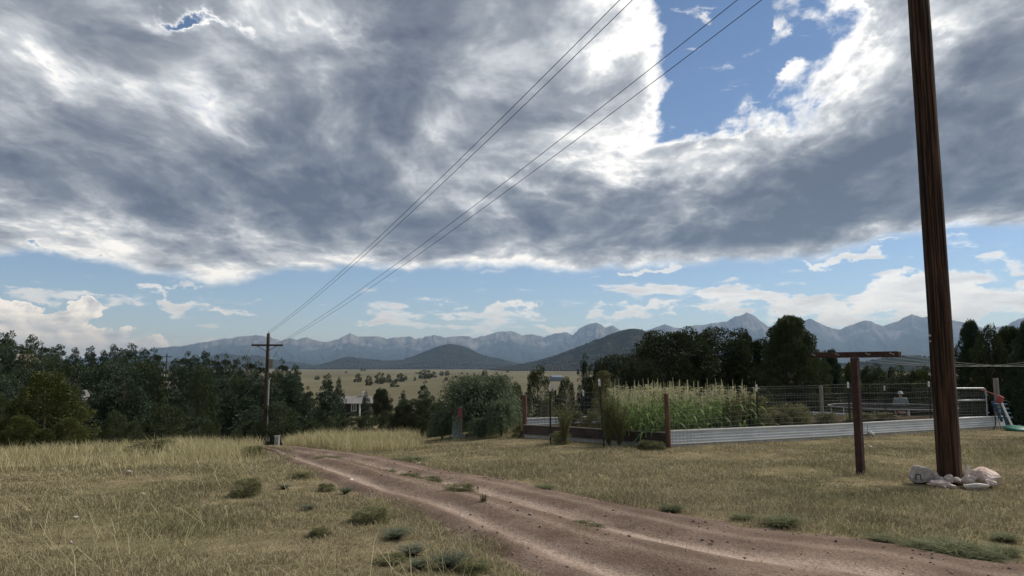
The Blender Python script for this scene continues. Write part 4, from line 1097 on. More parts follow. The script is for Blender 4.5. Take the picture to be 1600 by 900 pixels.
def t_post(px, d, ytop, label, ybase=None, lean=0.0, white=.15, base=None):
    b = base if base is not None else (at_ground(px, ybase) if ybase else on_ground(px, d))
    d = math.hypot(b.x, b.y); ux, _ = px_of(b); top = at_dist(ux, ytop, d).z; h = top - b.z
    e = empty('fence_post', b); e.rotation_euler = (0, lean, random.uniform(-.2, .2)); tag(e, label, 'fence post')
    mb = MB(); mb.box((0, 0, h / 2 - .1 - white / 2), (.036, .007, h + .2 - white)); mb.box((0, .016, h / 2 - .1 - white / 2), (.008, .03, h + .2 - white))
    for k in range(int(h / .06)): mb.box((0, -.006, .06 * k + .03), (.014, .008, .016))
    mb.build('stake', M_GREENSTEEL, e)
    mb = MB(); mb.box((0, 0, h - white / 2 + .0015), (.044, .012, white)); mb.box((0, .018, h - white / 2 + .0015), (.012, .034, white)); mb.build('white_tip', M_WHITE, e)
    return b, top
def wood_post(px, base, ytop, w, mat, label, lean=0.0):
    d = math.hypot(base.x, base.y); top = at_dist(px_of(base)[0], ytop, d).z; h = top - base.z
    mb = MB(); mb.tube([(0, 0, -.25), (0, 0, h * .5), (0, 0, h - .012), (0, 0, h)], [w / 2, w / 2 * .97, w / 2 * .94, w / 2 * .8], 12)
    o = mb.build('fence_post', mat, None, False); o.location = base; o.rotation_euler = (0, lean, 0); tag(o, label, 'fence post')
    return base, top
def front(px):
    """point on the front wall line under column px"""
    v = ray(px, HORIZON); k = v.x / v.y
    s = (C0.x - k * C0.y) / (k * UF.y - UF.x); p = C0 + UF * s - Vector((-UF.y, UF.x, 0)) * -.06
    p.z = wall_base(p.x, p.y) - .03; return p
def far(px):
    v = ray(px, HORIZON); k = v.x / v.y
    s = (FAR_L.x - k * FAR_L.y) / (k * UF.y - UF.x); p = FAR_L + UF * s
    if s > LF:
        w = C1 - FAR_R; t = (FAR_R.x - k * FAR_R.y) / (k * w.y - w.x); p = FAR_R + w * t
    p.z = gz(p.x, p.y) + .2; return p
def build_fence():
    pc, zc = wood_post(1043, C0 + Vector((.02, -.03, 0)), 615, .105, M_REDWOOD, 'reddish round wooden post at the corner of the dark and white walls', -.028)
    pl, zl = wood_post(822, CL + Vector((.03, .02, 0)), 617, .11, M_REDWOOD, 'reddish round wooden post at the far end of the dark wall')
    p1, z1 = t_post(860, 0, 601, 'upright white-tipped steel fence post in front of the dark wall', 692)
    p2, z2 = t_post(944, 0, 592, 'leaning white-tipped steel fence post among tall weeds by the dark wall', 701, -.06)
    p3, z3 = t_post(1184, 0, 601, 'white-tipped steel fence post at the right end of the corn', base=front(1184) )
    p4, z4 = t_post(1327, 0, 597, 'white-tipped steel fence post behind the clothesline post', base=front(1327))
    p5, z5 = t_post(1453, 0, 596, 'white-tipped steel fence post beside the thick utility pole', base=front(1453))
    q1, y1 = t_post(868, 0, 600, 'white-tipped steel post of the far fence behind the upright front post', base=far(868))
    q2, y2 = t_post(911, 0, 610, 'white-tipped steel post of the far fence between the two leaning weeds', base=far(911))
    q3, y3 = t_post(1380, 0, 603, 'white-tipped steel post of the far fence before the trampoline', base=far(1380))
    q4, y4 = wood_post(1280, far(1281), 603, .11, M_GREYWOOD, 'weathered grey wooden post of the far garden fence')
    gp, gt = wood_post(1562, front(1563) - Vector((-UF.y, UF.x, 0)) * -.10, 591, .15, M_GREYWOOD, 'weathered grey wooden gate post at the end of the white wall')
    def mesh_run(label, pts, hw):
        e = empty('wire_fence', pts[0][0]); tag(e, label, 'fence'); o0 = Vector(pts[0][0]); mb = MB()
        for (a, za), (b, zb) in zip(pts, pts[1:]):
            a, b = Vector(a), Vector(b); n = max(2, int((b - a).length / .105)); up = Vector((0, 0, 1))
            ha, hb = za - a.z - .05, zb - b.z - .05
            for k in range(11):
                f = [0, .07, .14, .22, .30, .39, .48, .58, .69, .82, 1.0][k]
                P = [a + up * (.06 + (ha - .06) * f) - o0, b + up * (.06 + (hb - .06) * f) - o0]  # strand ends
                mid = P[0].lerp(P[1], .5) - up * .012
                mb.tube([P[0], mid, P[1]], .0018, 3, False)
            for k in range(n + 1):
                t = k / n; p = a.lerp(b, t) - o0
                mb.tube([p + up * .06, p + up * (ha + (hb - ha) * t - .012 * 4 * t * (1 - t) / 2)], .0019, 3, False)
        w = mb.build('wire_grid', M_WIRE, e); w['kind'] = 'stuff'
    mesh_run('wire mesh fence on the dark-walled garden side', [(pl, zl), (CL + (C0 - CL) * .33, zl), (CL + (C0 - CL) * .66, zc + .03), (pc, zc)], .1)
    mesh_run('wire mesh fence along the front above the white wall', [(pc, zc), (p3, z3), (p4, z4), (p5, z5), (front(1500), z5 - .05)], .1)
    mesh_run('wire mesh fence along the far side of the garden', [(CL, zl), (q1, y1), (q2, y2), (far(1080), y2), (q4, y4), (FAR_R, y3), (q3, y3), (far(1470), y3), (far(1540), y3)], .1)
    # tube gate standing just behind the white wall
    a, b = front(1499) + VF * .25, front(1556) + VF * .25
    e = empty('tube_gate', a); tag(e, 'grey tube gate with wire infill between the thick pole and the grey gate post', 'gate')
    z0 = at_dist(1525, 655, math.hypot(a.x, a.y)).z - a.z; z1 = at_dist(1525, 607.5, math.hypot(a.x, a.y)).z - a.z
    u = b - a; L = math.hypot(u.x, u.y); u.normalize(); up = Vector((0, 0, 1)); r = .13
    pts = [u * 0 + up * z0, u * 0 + up * (z1 - r)] + [u * (r - r * math.cos(t)) + up * (z1 - r + r * math.sin(t)) for t in np.linspace(.3, 1.57, 5)] + [u * (L - r + r * math.sin(t)) + up * (z1 - r + r * math.cos(t)) for t in np.linspace(0, 1.3, 5)] + [u * L + up * (z1 - r), u * L + up * z0, u * 0 + up * z0]
    mb = MB(); mb.tube(pts, .024, 8); mb.build('frame', M_GALV, e, True)
    zb = at_dist(1525, 627, math.hypot(a.x, a.y)).z - a.z
    mb = MB(); mb.tube([up * zb, u * L + up * zb], .02, 8); mb.build('crossbar', M_GALV, e, True)
    mb = MB()
    for k in range(1, int(L / .09)): mb.tube([u * k * .09 + up * z0, u * k * .09 + up * (z1 - .02)], .0022, 3, False)
    for k in range(1, 9): mb.tube([up * (z0 + (z1 - z0) * k / 9.5), u * L + up * (z0 + (z1 - z0) * k / 9.5)], .0022, 3, False)
    w = mb.build('wire_grid', M_WIRE, e); w['kind'] = 'stuff'
    for z in (z0 + .12, z1 - .2):
        mb = MB(); mb.tube([u * L + up * z, u * (L + .10) + up * z], .014, 6); mb.build('hinge', M_GALV, e)
build_fence()

# ------------------------------------------------------------------ corn
M_CORN = mat_leaf('corn_leaf', (0.095, 0.160, 0.042), (0.20, 0.275, 0.080), (0.15, 0.21, 0.065), trans=.3, val=.4)
M_STALK = mat_plain('corn_stalk_green', (0.14, 0.18, 0.06), (0.22, 0.25, 0.10), 5, .6)
M_TASSEL = mat_plain('corn_tassel_straw', (0.44, 0.41, 0.23), (0.62, 0.57, 0.36), 9, .8)
def strip_leaf(name, L, W, rise, droop, seg=7, fold=.25):
    """a long arching blade with a folded midrib, root at the origin, growing along +x"""
    V, Q = [], []
    for k in range(seg + 1):
        t = k / seg; w = W * math.sin(math.pi * min(1, .12 + t * .88)) ** .6 * (1 - t ** 4) * .5 + .001
        x = L * t * (1 - .18 * t); z = rise * t - droop * t * t
        V += [(x, -w, z + w * fold), (x, 0, z), (x, w, z + w * fold)]
    for k in range(seg):
        a = k * 3; Q += [(a, a + 1, a + 4, a + 3), (a + 1, a + 2, a + 5, a + 4)]
    me = mesh_np(name, np.array(V), np.array(Q), smooth=True)
    at = me.attributes.new('leaf', 'FLOAT', 'POINT'); at.data.foreach_set('value', np.linspace(.1, .95, len(V)).astype(np.float32))
    return me
def build_corn():
    leaves = [strip_leaf('leaf', .42, .062, .34, .50), strip_leaf('leaf', .36, .055, .38, .42), strip_leaf('leaf', .46, .060, .26, .52), strip_leaf('leaf', .28, .045, .34, .26)]
    mb = MB(); mb.tube([(0, 0, -.05), (.004, 0, .4), (-.003, .003, .82)], [.014, .011, .005], 6, False); stalk = mb.mesh('stalk', True)
    tassels = []
    for s in range(3):
        R = random.Random(s); mb = MB(); mb.tube([(0, 0, .78), (0, 0, 1.0), (0, 0, 1.20)], [.007, .008, .005], 4)
        for k in range(9):
            a = R.uniform(0, 6.28); z = R.uniform(.84, .97); l = R.uniform(.09, .15); dx, dy = math.cos(a), math.sin(a)
            mb.tube([(0, 0, z), (dx * l * .5, dy * l * .5, z + l * .55), (dx * l * .95, dy * l * .95, z + l * .5)], [.005, .006, .003], 4, False)
        tassels.append(mb.mesh('tassel'))
    R = random.Random(12); n = 0
    for i in range(-2, 14):
        for j in range(0, 20):
            p = C0 + UF * (.30 + i * .27 + R.uniform(-.06, .06)) + VF * (.28 + j * .19 + R.uniform(-.05, .05))
            px = px_of((p.x, p.y, .6))[0]
            if not (953 < px < 1183) or n > 250: continue
            if (p - C0).dot(Vector((-UF.y, UF.x, 0))) < .2: continue
            z = soil_z(p); s = R.uniform(.58, .95)
            e = empty('corn_plant', (p.x, p.y, z), R.uniform(0, 6.28), (s, s, s * R.uniform(.96, 1.06)))
            tag(e, 'green corn plant with pale tassel, in the front rows above the white wall' if j < 4 else 'green corn plant with pale tassel, deep inside the garden corn block', 'corn', 'corn plants in the garden'); n += 1
            link('stalk', stalk, M_STALK, e); link('tassel', R.choice(tassels), M_TASSEL, e)
            a0 = R.uniform(0, 6.28)
            for k in range(8):
                l = link('leaf', leaves[3] if k > 6 else R.choice(leaves[:3]), M_CORN, e)
                l.location = (0, 0, .06 + k * .092); l.rotation_euler = (R.uniform(-.25, .25), R.uniform(-.2, .15), a0 + k * 2.6 + R.uniform(-.4, .4))
build_corn()

# ------------------------------------------------------------------ shrubs, weeds and garden plants
def bush_mesh(seed, n, l, w, kind='ball', stems=14):
    r = np.random.default_rng(seed)
    if kind == 'ball':
        nc = 46; a = r.uniform(0, 6.28, nc); z = r.uniform(.05, .9, nc); rad = .5 * np.sqrt(np.clip(1 - ((z - .35) / .66) ** 2, 0, 1)) * r.uniform(.4, 1, nc)
        C = np.stack([np.cos(a) * rad, np.sin(a) * rad, z], 1); k = r.integers(0, nc, n); nn = unit(r.normal(size=(n, 3)))
        P = C[k] + nn * .14 * r.uniform(.2, 1, n)[:, None]; D = nn + np.array([0, 0, .3]); P[:, 2] = np.maximum(P[:, 2], .01)
        cv = r.uniform(0, 1, nc)[k]; V = leaf_quads(P, D, l * r.uniform(.6, 1.3, n), w * r.uniform(.7, 1.3, n), r)
    else:                                                     # upright or drooping wands with leaves along them
        m = stems; a = r.uniform(0, 6.28, m); sp = r.uniform(.05, .5, m); hgt = r.uniform(.55, 1.0, m)
        k = r.integers(0, m, n); t = r.uniform(.08, 1, n)
        if kind == 'weep':
            out = sp[k] * (1.1 * t ** .8); z = hgt[k] * (2.3 * t - 2.12 * t * t) / .62
            z = np.maximum(z, .02)
        else:
            out = sp[k] * t ** 1.5 * .9; z = hgt[k] * t
        P = np.stack([np.cos(a[k]) * out, np.sin(a[k]) * out, z], 1) + r.normal(size=(n, 3)) * (.022 if kind == 'weep' else .018)
        D = np.stack([np.cos(a[k]), np.sin(a[k]), np.where(t > .5, -1.5, .6) if kind == 'weep' else np.full(n, .9)], 1) + r.normal(size=(n, 3)) * .55
        P[:, 2] = np.maximum(P[:, 2], .01); cv = r.uniform(0, 1, m)[k]
        V = leaf_quads(P, D, l * r.uniform(.6, 1.3, n), w * r.uniform(.7, 1.3, n), r)
        V[..., 2] = np.maximum(V[..., 2], .003)
    return leaf_mesh('foliage', V, np.clip(.5 * cv + .5 * r.uniform(0, 1, n), 0, 1))
def stem_mesh(seed, n=9, spread=.34, h=.8):
    R = random.Random(seed); mb = MB()
    for k in range(n):
        a = R.uniform(0, 6.28); s = R.uniform(.1, 1) * spread; z = R.uniform(.6, 1) * h
        mb.tube([(0, 0, -.04), (math.cos(a) * s * .35, math.sin(a) * s * .35, z * .5), (math.cos(a) * s, math.sin(a) * s, z)], [.012, .008, .003], 4, False)
    return mb.mesh('stem')
M_WILLOW = mat_leaf('grey_green_willow_leaf', (0.080, 0.108, 0.058), (0.165, 0.205, 0.118), (0.115, 0.145, 0.08), trans=.25)
M_SAGE = mat_leaf('sage_grey_leaf', (0.115, 0.135, 0.088), (0.195, 0.215, 0.145), (0.145, 0.165, 0.105), trans=.2)
M_WEED = mat_leaf('weed_green_leaf', (0.075, 0.100, 0.035), (0.140, 0.165, 0.060), (0.10, 0.12, 0.045), trans=.2)
M_OLIVE = mat_leaf('olive_weed_leaf', (0.11, 0.115, 0.050), (0.21, 0.205, 0.095), (0.15, 0.15, 0.065), trans=.2)
M_VEG = mat_leaf('vegetable_leaf', (0.036, 0.075, 0.022), (0.085, 0.145, 0.040), (0.06, 0.10, 0.03), trans=.2)
M_LIME = mat_leaf('lime_leaf', (0.12, 0.165, 0.035), (0.22, 0.27, 0.07), (0.16, 0.20, 0.05), trans=.25)
M_PALEFLOWER = mat_leaf('cream_flower', (0.42, 0.42, 0.26), (0.60, 0.60, 0.42), (0.50, 0.50, 0.32))
M_GRASSGREEN = mat_leaf('green_grass_tuft', (0.110, 0.125, 0.056), (0.195, 0.205, 0.098), (0.15, 0.16, 0.072), trans=.25)
M_DULL = mat_leaf('dull_weed_leaf', (0.105, 0.112, 0.068), (0.175, 0.180, 0.112), (0.13, 0.138, 0.085), trans=.15)
M_STEM = mat_plain('shrub_stem', (0.09, 0.07, 0.05), (0.16, 0.13, 0.09), 8, .9)
BUSH = {'weep': (bush_mesh(1, 46000, .050, .0095, 'weep', 700), stem_mesh(1, 16, .4, .7)), 'weep2': (bush_mesh(7, 14000, .07, .014, 'weep', 260), stem_mesh(7, 12, .4, .7)), 'ball': (bush_mesh(2, 6000, .055, .03), stem_mesh(2)),
        'low': (bush_mesh(3, 5200, .075, .020, 'ball'), stem_mesh(3, 8, .3, .5)), 'low2': (bush_mesh(13, 4200, .10, .013, 'wand', 110), stem_mesh(13, 8, .3, .5)), 'tall': (bush_mesh(4, 5000, .075, .014, 'wand', 46), stem_mesh(4, 14, .36, .95)), 'tuft': (bush_mesh(5, 1800, .34, .012, 'wand', 70), stem_mesh(5, 4, .2, .3))}
def plant(name, label, cat, proto, mat, px, yb, wpx, hpx, group=None, base=None):
    b = base if base is not None else at_ground(px, yb)
    dep = b.y; w, h = wpx / F_PX * dep, hpx / F_PX * dep
    e = empty(name, b, random.uniform(0, 6.28), (w, w, h)); tag(e, label, cat, group)
    link('foliage', BUSH[proto][0], mat, e); link('stem', BUSH[proto][1], M_STEM, e)
    return e
def build_plants():
    b = at_ground(738, 688)
    plant('drooping_shrub', 'large drooping grey-green shrub growing beside the pale utility pedestal', 'shrub', 'weep', M_WILLOW, 0, 0, 138, 96, base=b + Vector((.12, 2.0, -.16)))
    for px, yb, w, h, lab in [(684, 690, 46, 44, 'small drooping shrub left of the pale utility pedestal'), (782, 688, 52, 60, 'small drooping shrub at the right foot of the large drooping shrub'), (748, 690, 40, 34, 'low grey-green shrub just right of the red-tipped stake')]:
        q = at_ground(px, yb) + Vector((0, 1.15, -.08)); plant('drooping_shrub', lab, 'shrub', 'weep2', M_WILLOW, px, yb, w, h, base=q)
    # weeds along the dark wall
    plant('tall_weed', 'tall olive weeds swallowing the leaning steel fence post', 'weed', 'tall', M_OLIVE, 951, 698, 48, 84)
    plant('tall_weed', 'tall thin weeds right behind the leaning steel fence post', 'weed', 'tall', M_OLIVE, 968, 698, 46, 66)
    plant('leafy_weed', 'leafy green weed climbing the upright steel fence post', 'weed', 'tall', M_WEED, 882, 695, 42, 62)
    plant('leafy_weed', 'low green weed with yellow tips in front of the dark wall', 'weed', 'low', M_OLIVE, 876, 694, 34, 20)
    plant('leafy_weed', 'rusty brown weed at the outer end of the dark wall', 'weed', 'ball', M_OLIVE, 810, 684, 18, 20)
    plant('leafy_weed', 'small green weed clump at the foot of the corner post', 'weed', 'low', M_DULL, 1018, 702, 46, 13)
    def ing(px, t): p = front(px) + VF * t; return Vector((p.x, p.y, soil_z(p)))
    def flowering(label, px, d, ytop, wpx, head_px, leaf):
        g = on_ground(px, d); top = at_dist(px, ytop, d).z; h = top - g.z; k = g.y / F_PX
        e = empty('flowering_bush', g); tag(e, label, 'bush')
        f = link('foliage', BUSH['ball'][0], leaf, e); f.scale = (wpx * k, wpx * k, h * .92)
        mb = MB()
        for q in range(5): mb.tube([(0, 0, -.05), (math.cos(q * 1.3) * wpx * k * .2, math.sin(q * 1.3) * wpx * k * .2, h * .5), (math.cos(q * 1.3) * wpx * k * .12, math.sin(q * 1.3) * wpx * k * .12, h * .93)], [.016, .012, .006], 5, False)
        mb.build('stem', M_STEM, e)
        f = link('flower_head', BUSH['ball'][0], M_PALEFLOWER, e, (0, 0, h - head_px * k * .55)); f.scale = (head_px * k, head_px * k, head_px * k * .5)
    flowering('tall bush with a cream domed flower head behind the corn block', 944, 22.5, 578, 34, 20, M_OLIVE)
    flowering('slender bush with a small cream flower head inside the dark-walled garden side', 857, 18.6, 621, 24, 13, M_WEED)
    for px, t, w, h, pr, m, lab in [(1300, .9, 60, 34, 'ball', M_VEG, 'dark vegetable plant left of the clothesline post'), (1228, .8, 70, 48, 'ball', M_VEG, 'dense dark vegetable plant in front of the fence post by the corn'), (1320, 1.8, 50, 24, 'ball', M_VEG, 'leafy vegetable plant on the bed behind the clothesline post'), (1400, .9, 46, 16, 'ball', M_VEG, 'low leafy plant on the bed in front of the trampoline'), (1440, 1.0, 44, 14, 'ball', M_VEG, 'low leafy plant on the bed beside the thick utility pole'), (1268, 2.4, 60, 34, 'ball', M_VEG, 'dark vegetable plant near the grey post of the far fence'), (1212, .7, 64, 52, 'ball', M_VEG, 'bushy dark vegetable plant beside the corn'), (1243, 1.4, 54, 40, 'ball', M_VEG, 'dark vegetable plant between corn and squash'),
                                    (1276, .5, 44, 30, 'ball', M_VEG, 'broad squash plant near the middle of the white wall'), (1248, .4, 30, 22, 'ball', M_SAGE, 'pale leafed plant behind the white wall seam'), (1168, .35, 30, 48, 'low', M_LIME, 'lime yellow leafed plant at the right edge of the corn'),
                                    (1360, 1.1, 40, 18, 'low', M_LIME, 'low lime green plant behind the clothesline post'), (910, 2.2, 26, 30, 'low', M_WEED, 'small leafy plant inside the dark-walled garden side'), (880, 2.6, 40, 26, 'ball', M_WEED, 'leafy plant behind the upright steel post')]:
        if px < 1040:
            p = CL + (C0 - CL) * ((px - 818) / 225.0) + UF * .5; p = Vector((p.x, p.y, C0.z + WALL_H - .1))
        else: p = ing(px, t)
        plant('garden_plant', lab, 'plant', pr, m, 0, 0, w, h, base=p)
    # turf: sage and weeds
    plant('dark_shrub', 'low dark green shrub in the tall straw left of the road', 'shrub', 'low', M_JUNI, 234, 712, 76, 24)
    plant('sage_clump', 'blue-green sage clump on the open turf left of the road', 'sage', 'low', M_SAGE, 386, 775, 48, 26)
    plant('sage_clump', 'grey-green sage clump where the road dips over the crest', 'sage', 'low', M_SAGE, 394, 715, 36, 18)
    W = 'green weed clump on the turf along the left road edge'; GW = 'weeds along the left road edge'
    for px, yb, w, h in [(578, 815, 56, 34), (618, 842, 62, 26), (645, 868, 58, 26), (700, 890, 70, 42), (655, 890, 46, 26), (470, 748, 30, 16), (444, 764, 28, 11), (510, 768, 24, 20), (540, 772, 30, 18), (482, 797, 34, 14), (610, 880, 44, 20), (500, 838, 30, 22), (740, 893, 50, 26)]:
        plant('weed_clump', W, 'weed', random.choice(['low', 'low2']), random.choice([M_SAGE, M_DULL]), px, yb, w * 1.15, h * .6, GW)
    for px, yb, w, h in [(513, 721, 50, 8), (605, 741, 34, 7), (640, 749, 40, 9), (670, 756, 46, 10), (718, 775, 52, 18), (912, 830, 62, 12)]:
        plant('weed_clump', 'low green weed clump growing on the crown between the wheel tracks', 'weed', 'low', M_DULL, px, yb, w, h, 'weeds between the wheel tracks')
    plant('dry_weed', 'dark dry weed stalk standing on the crown of the dirt road', 'weed', 'tall', M_STEM, 756, 796, 16, 24)
    for px, yb, w, h in [(1050, 800, 46, 14), (1225, 822, 70, 18), (1160, 812, 44, 10), (640, 722, 60, 10), (1440, 862, 70, 18), (1490, 868, 110, 26), (1540, 880, 80, 22), (1570, 868, 60, 18), (850, 764, 40, 8), (1380, 845, 50, 10), (1570, 845, 50, 14)]:
        plant('grass_tuft', 'green grass tuft on the mown verge right of the road', 'grass', 'tuft', M_GRASSGREEN, px, yb, w, h * .7, 'green tufts on the right verge')
build_plants()

# ------------------------------------------------------------------ pebbles and stray stones
def build_pebbles():
    r = np.random.default_rng(17); n = 3600
    i = r.integers(60, NROAD - 1, n * 2); u = r.uniform(-.03, 1.03, n * 2); P = rl[i] + (rr - rl)[i] * u[:, None] + r.normal(size=(n * 2, 2)) * .05
    near = np.hypot(P[:, 0], P[:, 1]); ok = (near < 20) & (P[:, 1] > 3) & (np.abs(u - .19) > .05) & (np.abs(u - .6) > .05); P, u = P[ok][:n], u[ok][:n]; n = len(P)
    s = .006 + .016 * r.uniform(0, 1, n) ** 3 + .010 * (r.uniform(size=n) < .03)
    z = ground_z(P[:, 0], P[:, 1]) + road_profile(u) + .02
    V = np.zeros((n, 6, 3)); dirs = np.array([[1, 0, 0], [-1, 0, 0], [0, 1, 0], [0, -1, 0], [0, 0, .7], [0, 0, -.7]])
    V = np.stack([P[:, 0], P[:, 1], z], 1)[:, None] + dirs[None] * s[:, None, None] * r.uniform(.6, 1.4, (n, 6, 1))
    a = r.uniform(0, 6, n); c_, s_ = np.cos(a)[:, None], np.sin(a)[:, None]; d0 = V - V.mean(1, keepdims=True); V = np.stack([d0[..., 0] * c_ - d0[..., 1] * s_, d0[..., 0] * s_ + d0[..., 1] * c_, d0[..., 2]], -1) + V.mean(1, keepdims=True)
    T = np.array([[0, 2, 4], [2, 1, 4], [1, 3, 4], [3, 0, 4], [2, 0, 5], [1, 2, 5], [3, 1, 5], [0, 3, 5]]); off = (np.arange(n) * 6)[:, None, None]
    me = mesh_np('gravel', V.reshape(-1, 3), None, (T[None] + off).reshape(-1, 3))
    tag(link('gravel', me, mat_rock('road_gravel', (.16, .12, .10), (.30, .24, .20), (.11, .08, .07))), 'loose pinkish gravel scattered over the dirt road', 'gravel', kind='stuff')
    for k, (px, py, w) in enumerate([(1408, 847, 9), (1422, 879, 8), (1440, 882, 8), (222, 774, 9), (201, 742, 14), (118, 811, 9), (110, 850, 8), (547, 755, 12), (1122, 832, 8), (722, 812, 11), (886, 870, 7), (663, 806, 6), (274, 771, 5), (1360, 700, 7), (1375, 760, 6), (655, 725, 6)]):
        p = at_ground(px, py); s = w / F_PX * p.y
        o = link('stone', rock_mesh(200 + k, 2), M_RK[0 if k % 2 else 1], loc=p + Vector((0, 0, s * .30))); o.scale = (s, s * .8, s * .6); o.rotation_euler = (0, 0, k)
        tag(o, 'small pale stone lying loose on the turf or road', 'stone', 'loose stones on the ground')
build_pebbles()

# ------------------------------------------------------------------ things round the garden
def build_small_things():
    # pale pedestal and red-tipped stake
    b = at_ground(712, 685); s = b.y / F_PX
    e = empty('utility_pedestal', b); tag(e, 'pale green-grey utility pedestal before the drooping shrub', 'utility pedestal')
    w, h = 10.5 * s, 34 * s
    mb = MB(); mb.box((0, 0, h * .45), (w, w * .8, h * .98), None, .01); mb.build('body', M_PEDESTAL, e)
    mb = MB(); mb.box((0, 0, h * .965), (w * 1.08, w * .9, h * .09), None, .012); mb.build('lid', M_PEDESTAL, e)
    mb = MB(); mb.box((w * .55, -.02, h * .08), (w * 1.7, w * 1.1, h * .22), None, .01); mb.build('foot', M_PEDESTAL, e)
    b = at_ground(719.5, 686); e = empty('marker_stake', b); tag(e, 'grey wooden stake with faded red reflector beside the pale pedestal', 'stake')
    mb = MB(); mb.box((0, 0, 22 * s), (5 * s, 3 * s, 52 * s), None, .004); mb.build('stake', M_GREYWOOD, e)
    mb = MB(); mb.box((-1.5 * s, -2.2 * s, 38 * s), (5 * s, 1.2 * s, 15 * s), Matrix.Rotation(.12, 3, 'Y'), .003); mb.build('reflector', M_REDPAINT, e)
    b = at_ground(437, 692) if False else on_ground(437, 46); k = b.y / F_PX; e = empty('utility_pedestal', b); tag(e, 'small grey utility box in the grass beside the far utility pole', 'utility pedestal')
    zt = at_dist(437, 682, 46).z - b.z
    mb = MB(); mb.box((0, 0, zt / 2 - .2), (.26, .22, zt + .4), None, .02); mb.build('body', M_PORCELAIN, e)
    mb = MB(); mb.box((0, 0, zt + .02), (.30, .26, .06), None, .01); mb.build('lid', M_PORCELAIN, e)
    # green hose over the dark wall
    p = C0 + (CL - C0) * .06; q = C0 + (CL - C0) * .17; n = Vector((-VF.y, VF.x, 0)); n = -n if n.dot(Vector((-1, -1, 0))) < 0 else n
    pts = [p + n * -.05 + Vector((0, 0, .33)), p.lerp(q, .35) + Vector((0, 0, .36)), p.lerp(q, .75) + n * .06 + Vector((0, 0, .30)), q + n * .12 + Vector((0, 0, .14)), q + (q - p) * .4 + n * .18 + Vector((0, 0, .012)), q + (q - p) * .9 + n * .45 + Vector((0, 0, .012))]
    fine = [pts[0]]
    for i in range(len(pts) - 1):
        p0, p1, p2, p3 = pts[max(i - 1, 0)], pts[i], pts[i + 1], pts[min(i + 2, len(pts) - 1)]
        for t in np.linspace(.2, 1, 5): fine.append(.5 * ((2 * p1) + (p2 - p0) * t + (2 * p0 - 5 * p1 + 4 * p2 - p3) * t * t + (3 * p1 - p0 - 3 * p2 + p3) * t ** 3))
    mb = MB(); mb.tube(fine, .011, 7); tag(mb.build('garden_hose', M_HOSE, None, True), 'pale green hose arching over the dark wall by the corner post', 'hose')
    # small white lamp lying by the wall
    b = at_ground(1361, 683); e = empty('spotlight', b, .4); tag(e, 'small white spotlight on a stake at the foot of the white wall', 'spotlight')
    mb = MB(); mb.box((0, 0, .10), (.13, .10, .07), Matrix.Rotation(.5, 3, 'Y'), .012); mb.build('lamp_head', M_WHITE, e)
    mb = MB(); mb.box((.045, -.02, .05), (.07, .08, .05), Matrix.Rotation(.9, 3, 'Y'), .008); mb.build('bracket', M_GALV, e)
    mb = MB(); mb.tube([(-.10, 0, -.05), (-.10, .01, .30)], .006, 5); mb.tube([(-.10, 0, .11), (-.04, 0, .11)], .006, 5); mb.build('stake', M_GREENSTEEL, e)
    M_MATT = mat_plain('matt_black_mesh', (0.010, 0.010, 0.011), (0.02, 0.02, 0.02), 6, 1.0, spec=0.0)
    # trampoline
    c = on_ground(1388, 30.5); zr = at_dist(1388, 635, 30.5).z; rad = 2.15
    e = empty('trampoline', c); tag(e, 'round trampoline with grey rim and legs behind the garden', 'trampoline')
    h = zr - c.z
    mb = MB(); ring = [(math.cos(t) * rad, math.sin(t) * rad, h) for t in np.linspace(0, 2 * math.pi, 41)]; mb.tube(ring, .024, 7, False); mb.build('rim', M_WIRE, e, True)
    mb = MB(); bm = mb.bm; cv = bm.verts.new((0, 0, h - .16)); vs = [bm.verts.new((math.cos(t) * (rad - .1), math.sin(t) * (rad - .1), h - .05)) for t in np.linspace(0, 2 * math.pi, 33)[:-1]]
    for k in range(32): bm.faces.new((cv, vs[k], vs[(k + 1) % 32]))
    mb.build('jumping_mat', M_MATT, e)
    mb = MB()
    n = 48
    for k in range(n):
        t = 2 * math.pi * k / n; mb.box((math.cos(t) * (rad - .07), math.sin(t) * (rad - .07), h - .045), (.10, .05, .01), Matrix.Rotation(t, 3, 'Z'))
    mb.build('pad', M_MATT, e)
    for k in range(6):
        t = 2 * math.pi * k / 6 + .3; x, y = math.cos(t) * rad, math.sin(t) * rad
        zg_ = gz(c.x + x, c.y + y) - c.z - .05
        mb = MB(); mb.tube([(x, y, h), (x * 1.02, y * 1.02, zg_)], .022, 7); mb.build('leg', M_GALV, e)
    # playset by the gate post
    b = at_ground(1586, 673); s = b.y / F_PX; e = empty('swing_frame', b); tag(e, 'old swing frame with white and blue legs and red joint beside the gate post', 'swing set')
    up = lambda x, z, y=0: Vector((x * s, y, z * s))
    mb = MB(); mb.tube([up(0, -3), up(-8, 46, .3)], .028, 8); mb.build('white_leg', M_WHITE, e)
    mb = MB(); mb.tube([up(24, -4, .9), up(-9, 47, .3)], .035, 8); mb.build('blue_leg', M_BLUEPAINT, e)
    mb = MB(); mb.box(up(-9, 47, .3), (.16, .12, .20), Matrix.Rotation(.5, 3, 'Y'), .02); mb.build('joint', M_REDPAINT, e)
    mb = MB(); mb.tube([up(-9, 52, .3), up(40, 60, 2.6)], .018, 8); mb.build('top_bar', M_REDPAINT, e)
    for k in range(4):
        mb = MB(); mb.box(up(8 + k * 2.2, 38 - k * 7, .75), (.36, .12, .035), None, .006); mb.build('rung', M_BLUEPAINT, e)
    mb = MB(); mb.box(up(10, 26, .95), (.06, .05, .62), Matrix.Rotation(-.4, 3, 'Y')); mb.build('ladder_rail', M_BLUEPAINT, e)
